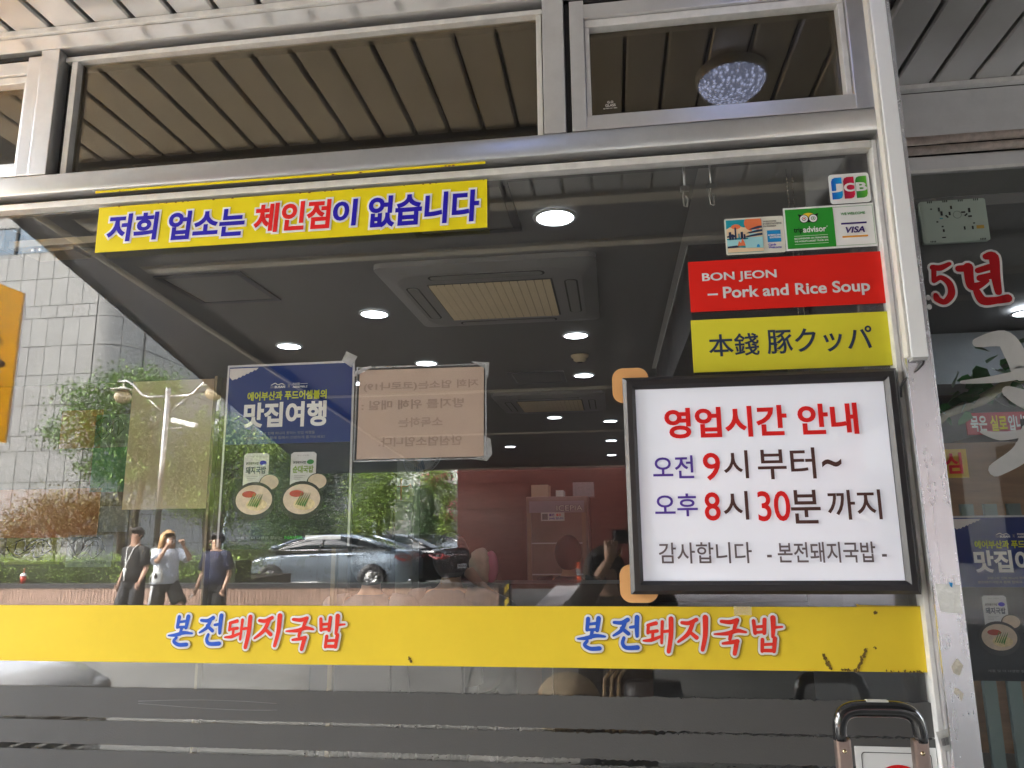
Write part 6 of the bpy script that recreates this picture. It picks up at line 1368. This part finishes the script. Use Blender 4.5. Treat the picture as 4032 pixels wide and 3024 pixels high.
bg2 = empty('drawstring_bag', (-6.60, -8.42, .92+ZP+.1), 'white drawstring bag with a dark cat patch on the woman\'s arm', 'bag'); bm = bmesh.new(); loft(bm, [(0, 0, -.12, .05, .04), (0, 0, -.10, .075, .06), (0, 0, .0, .080, .065), (0, 0, .08, .055, .045), (0, 0, .11, .022, .022), (0, 0, .13, .04, .03)], 18); obj('pouch', fin(bm), mat('white nylon', (.70, .70, .68), .6, 0, .05, 10, .2, 40), bg2)
bm = bmesh.new(); tube(bm, [(-.02, 0, .11), (-.04, 0, .25), (.02, 0, .26), (.02, 0, .11)], .006, 6); tube(bm, [(-.06, .03, .04), (-.11, .03, -.06), (-.10, .03, -.12), (-.06, .03, -.08)], .004, 5); obj('cord', fin(bm), LAN, bg2); bm = bmesh.new(); sphere(bm, (.01, .062, -.02), .028, 1, .3, 1.2, 2); sphere(bm, (.005, .062, .02), .016, 1, .3, 1, 2); obj('cat_patch', fin(bm), BLACKI, bg2)
# man in navy looking aside
J = base_pose(1.60); J['ell'] = Vector((-.24, -.03, 1.02)); J['wrl'] = Vector((-.27, .06, .80)); J['elr'] = Vector((.23, -.02, 1.02)); J['wrr'] = Vector((.22, .10, .80))
p = person('young man in a navy t-shirt holding a white mask and looking aside', (-5.92, -8.8, ZP), R(6), J, 'pedestrians on the street', SKIN, (.9, 1.0))
clothes(J, 't_shirt', NAV, p, 'tee'); clothes(J, 'trousers', BLK, p, 'trousers'); hc = J['skull']+Vector((0, .0, -.02)); hair_cap(p, hc, HAIRB); face(p, hc, R(75), HAIRB); shoes(J, WHITE, p)
bm = bmesh.new(); tube(bm, [(.06, .135, 1.25), (.12, .13, 1.24), (.115, .13, 1.31), (.07, .13, 1.34), (.06, .135, 1.25)], .003, 5); obj('chest_print', fin(bm), mat('grey violet print', (.25, .22, .4), .6), p)
bm = bmesh.new(); bm.faces.new([bm.verts.new(v) for v in ((-.34, .10, .66), (-.27, .11, .70), (-.26, .10, .78), (-.30, .09, .76))]); tube(bm, [(-.26, .10, .78), (-.27, .09, .83), (-.29, .09, .76)], .003, 5); o = obj('held_mask', fin(bm), LAN); o.matrix_world = Matrix.Translation((-5.92, -8.8, ZP)) @ Matrix.Rotation(R(6), 4, 'Z'); props(o, 'crumpled white mask in the hand of the man in navy', 'mask')

# ---- the photographer and her things
J = {}; b0 = base_pose(1.50)
for k in b0: J[k] = b0[k].copy()
PX, PY, PZ = -.02, -2.28, 0.0
J['pelvis'] = Vector((0, -.05, .74)); J['belly'] = Vector((0, -.04, .90)); J['chest'] = Vector((0, .0, 1.06)); J['neck'] = Vector((-.02, .03, 1.165)); J['jaw'] = Vector((-.035, .07, 1.235)); J['skull'] = Vector((-.04, .06, 1.30))
J['shl'] = Vector((-.155, .0, 1.09)); J['shr'] = Vector((.155, .0, 1.09)); J['ell'] = Vector((-.21, .14, 1.06)); J['wrl'] = Vector((-.01, .33, 1.35)); J['elr'] = Vector((.27, .12, 1.10)); J['wrr'] = Vector((.18, .33, 1.38))
for s, g_ in (('l', -1), ('r', 1)): J['hp'+s] = Vector((g_*.08, -.05, .68)); J['kn'+s] = Vector((g_*.10, .02, .40))
p = person('photographer in black with dark hair holding a phone up, mirrored beside the hours sign', (PX, PY, PZ), 0, J, None, SKIN, (.9, .9), {'l': ((.1, .25, .9), (1, 0, 0)), 'r': ((-.1, .25, .9), (-1, 0, 0))})
clothes(J, 'top', BLK, p, 'tee'); clothes(J, 'trousers', mat('black wide trousers', (.012, .013, .016), .85), p, 'trousers'); hc = J['skull']+Vector((0, 0, -.01)); hair_cap(p, hc, HAIRB, long=[(-.07, -.01, .22, .035), (-.05, -.07, .26, .045), (0, -.09, .26, .05), (.05, -.07, .26, .045), (.07, -.01, .22, .035)]); face(p, hc, 0, HAIRB); shoes(J, BLACKPL, p)
for sg_, s_ in ((-1, 'l'), (1, 'r')):
    bm = bmesh.new(); a, b_ = J['el'+s_], J['wr'+s_]; tube(bm, [J['sh'+s_].lerp(a, .5), a, a.lerp(b_, .7)], [.07, .068, .05], 10); obj('sleeve', fin(bm), BLK, p)
ph = empty('phone', (.062, -1.931, 1.462), 'black phone held up level, taking the picture', 'phone', None, 0)
bm = bmesh.new(); box(bm, -.078, .078, -.008, .0, -.036, .036, 0, .003); obj('phone_body', fin(bm), BLACKPL, ph)
for x, z in ((-.062, .024), (-.062, .008), (-.062, -.008)): bm = bmesh.new(); lathe(bm, [(.001, .0015), (.006, .0015), (.007, 0)], x, 0, z, 14, 0, 'y'); obj('lens_ring', fin(bm), CHR, ph)
hg = empty('tote_bag', (.16, -2.0, .44), 'dark shoulder bag with long tan straps beside the photographer', 'bag'); bm = bmesh.new(); loft(bm, [(0, 0, .0, .13, .06), (0, 0, .04, .15, .075), (0, 0, .24, .15, .075), (0, 0, .33, .13, .05)], 20); obj('bag_body', fin(bm), mat('dark leather', (.03, .026, .024), .4, 0, .15, 12, .2, 60), hg)
TAN = mat('tan webbing', (.36, .25, .12), .6, 0, .15, 20)
for x in (-.20, -.165, -.235): bm = bmesh.new(); tube(bm, [(x*.5, .0, .46), (x, .02, .34), (x-.01, .03, .16), (x*.9, .03, .03)], .010, 6); obj('strap', fin(bm), TAN, hg)
sh = empty('straw_hat', (-.26, -2.05, .63), 'pale straw hat hanging at the photographer\'s side', 'hat'); bm = bmesh.new(); lathe(bm, [(.17, 0), (.165, .012), (.09, .02), (.08, .07), (.05, .09), (.0, .092)], 0, 0, 0, 28, 0, 'y'); obj('brim_and_crown', fin(bm), mat('straw', (.34, .27, .18), .8, 0, .2, 30, .5, 90), sh)
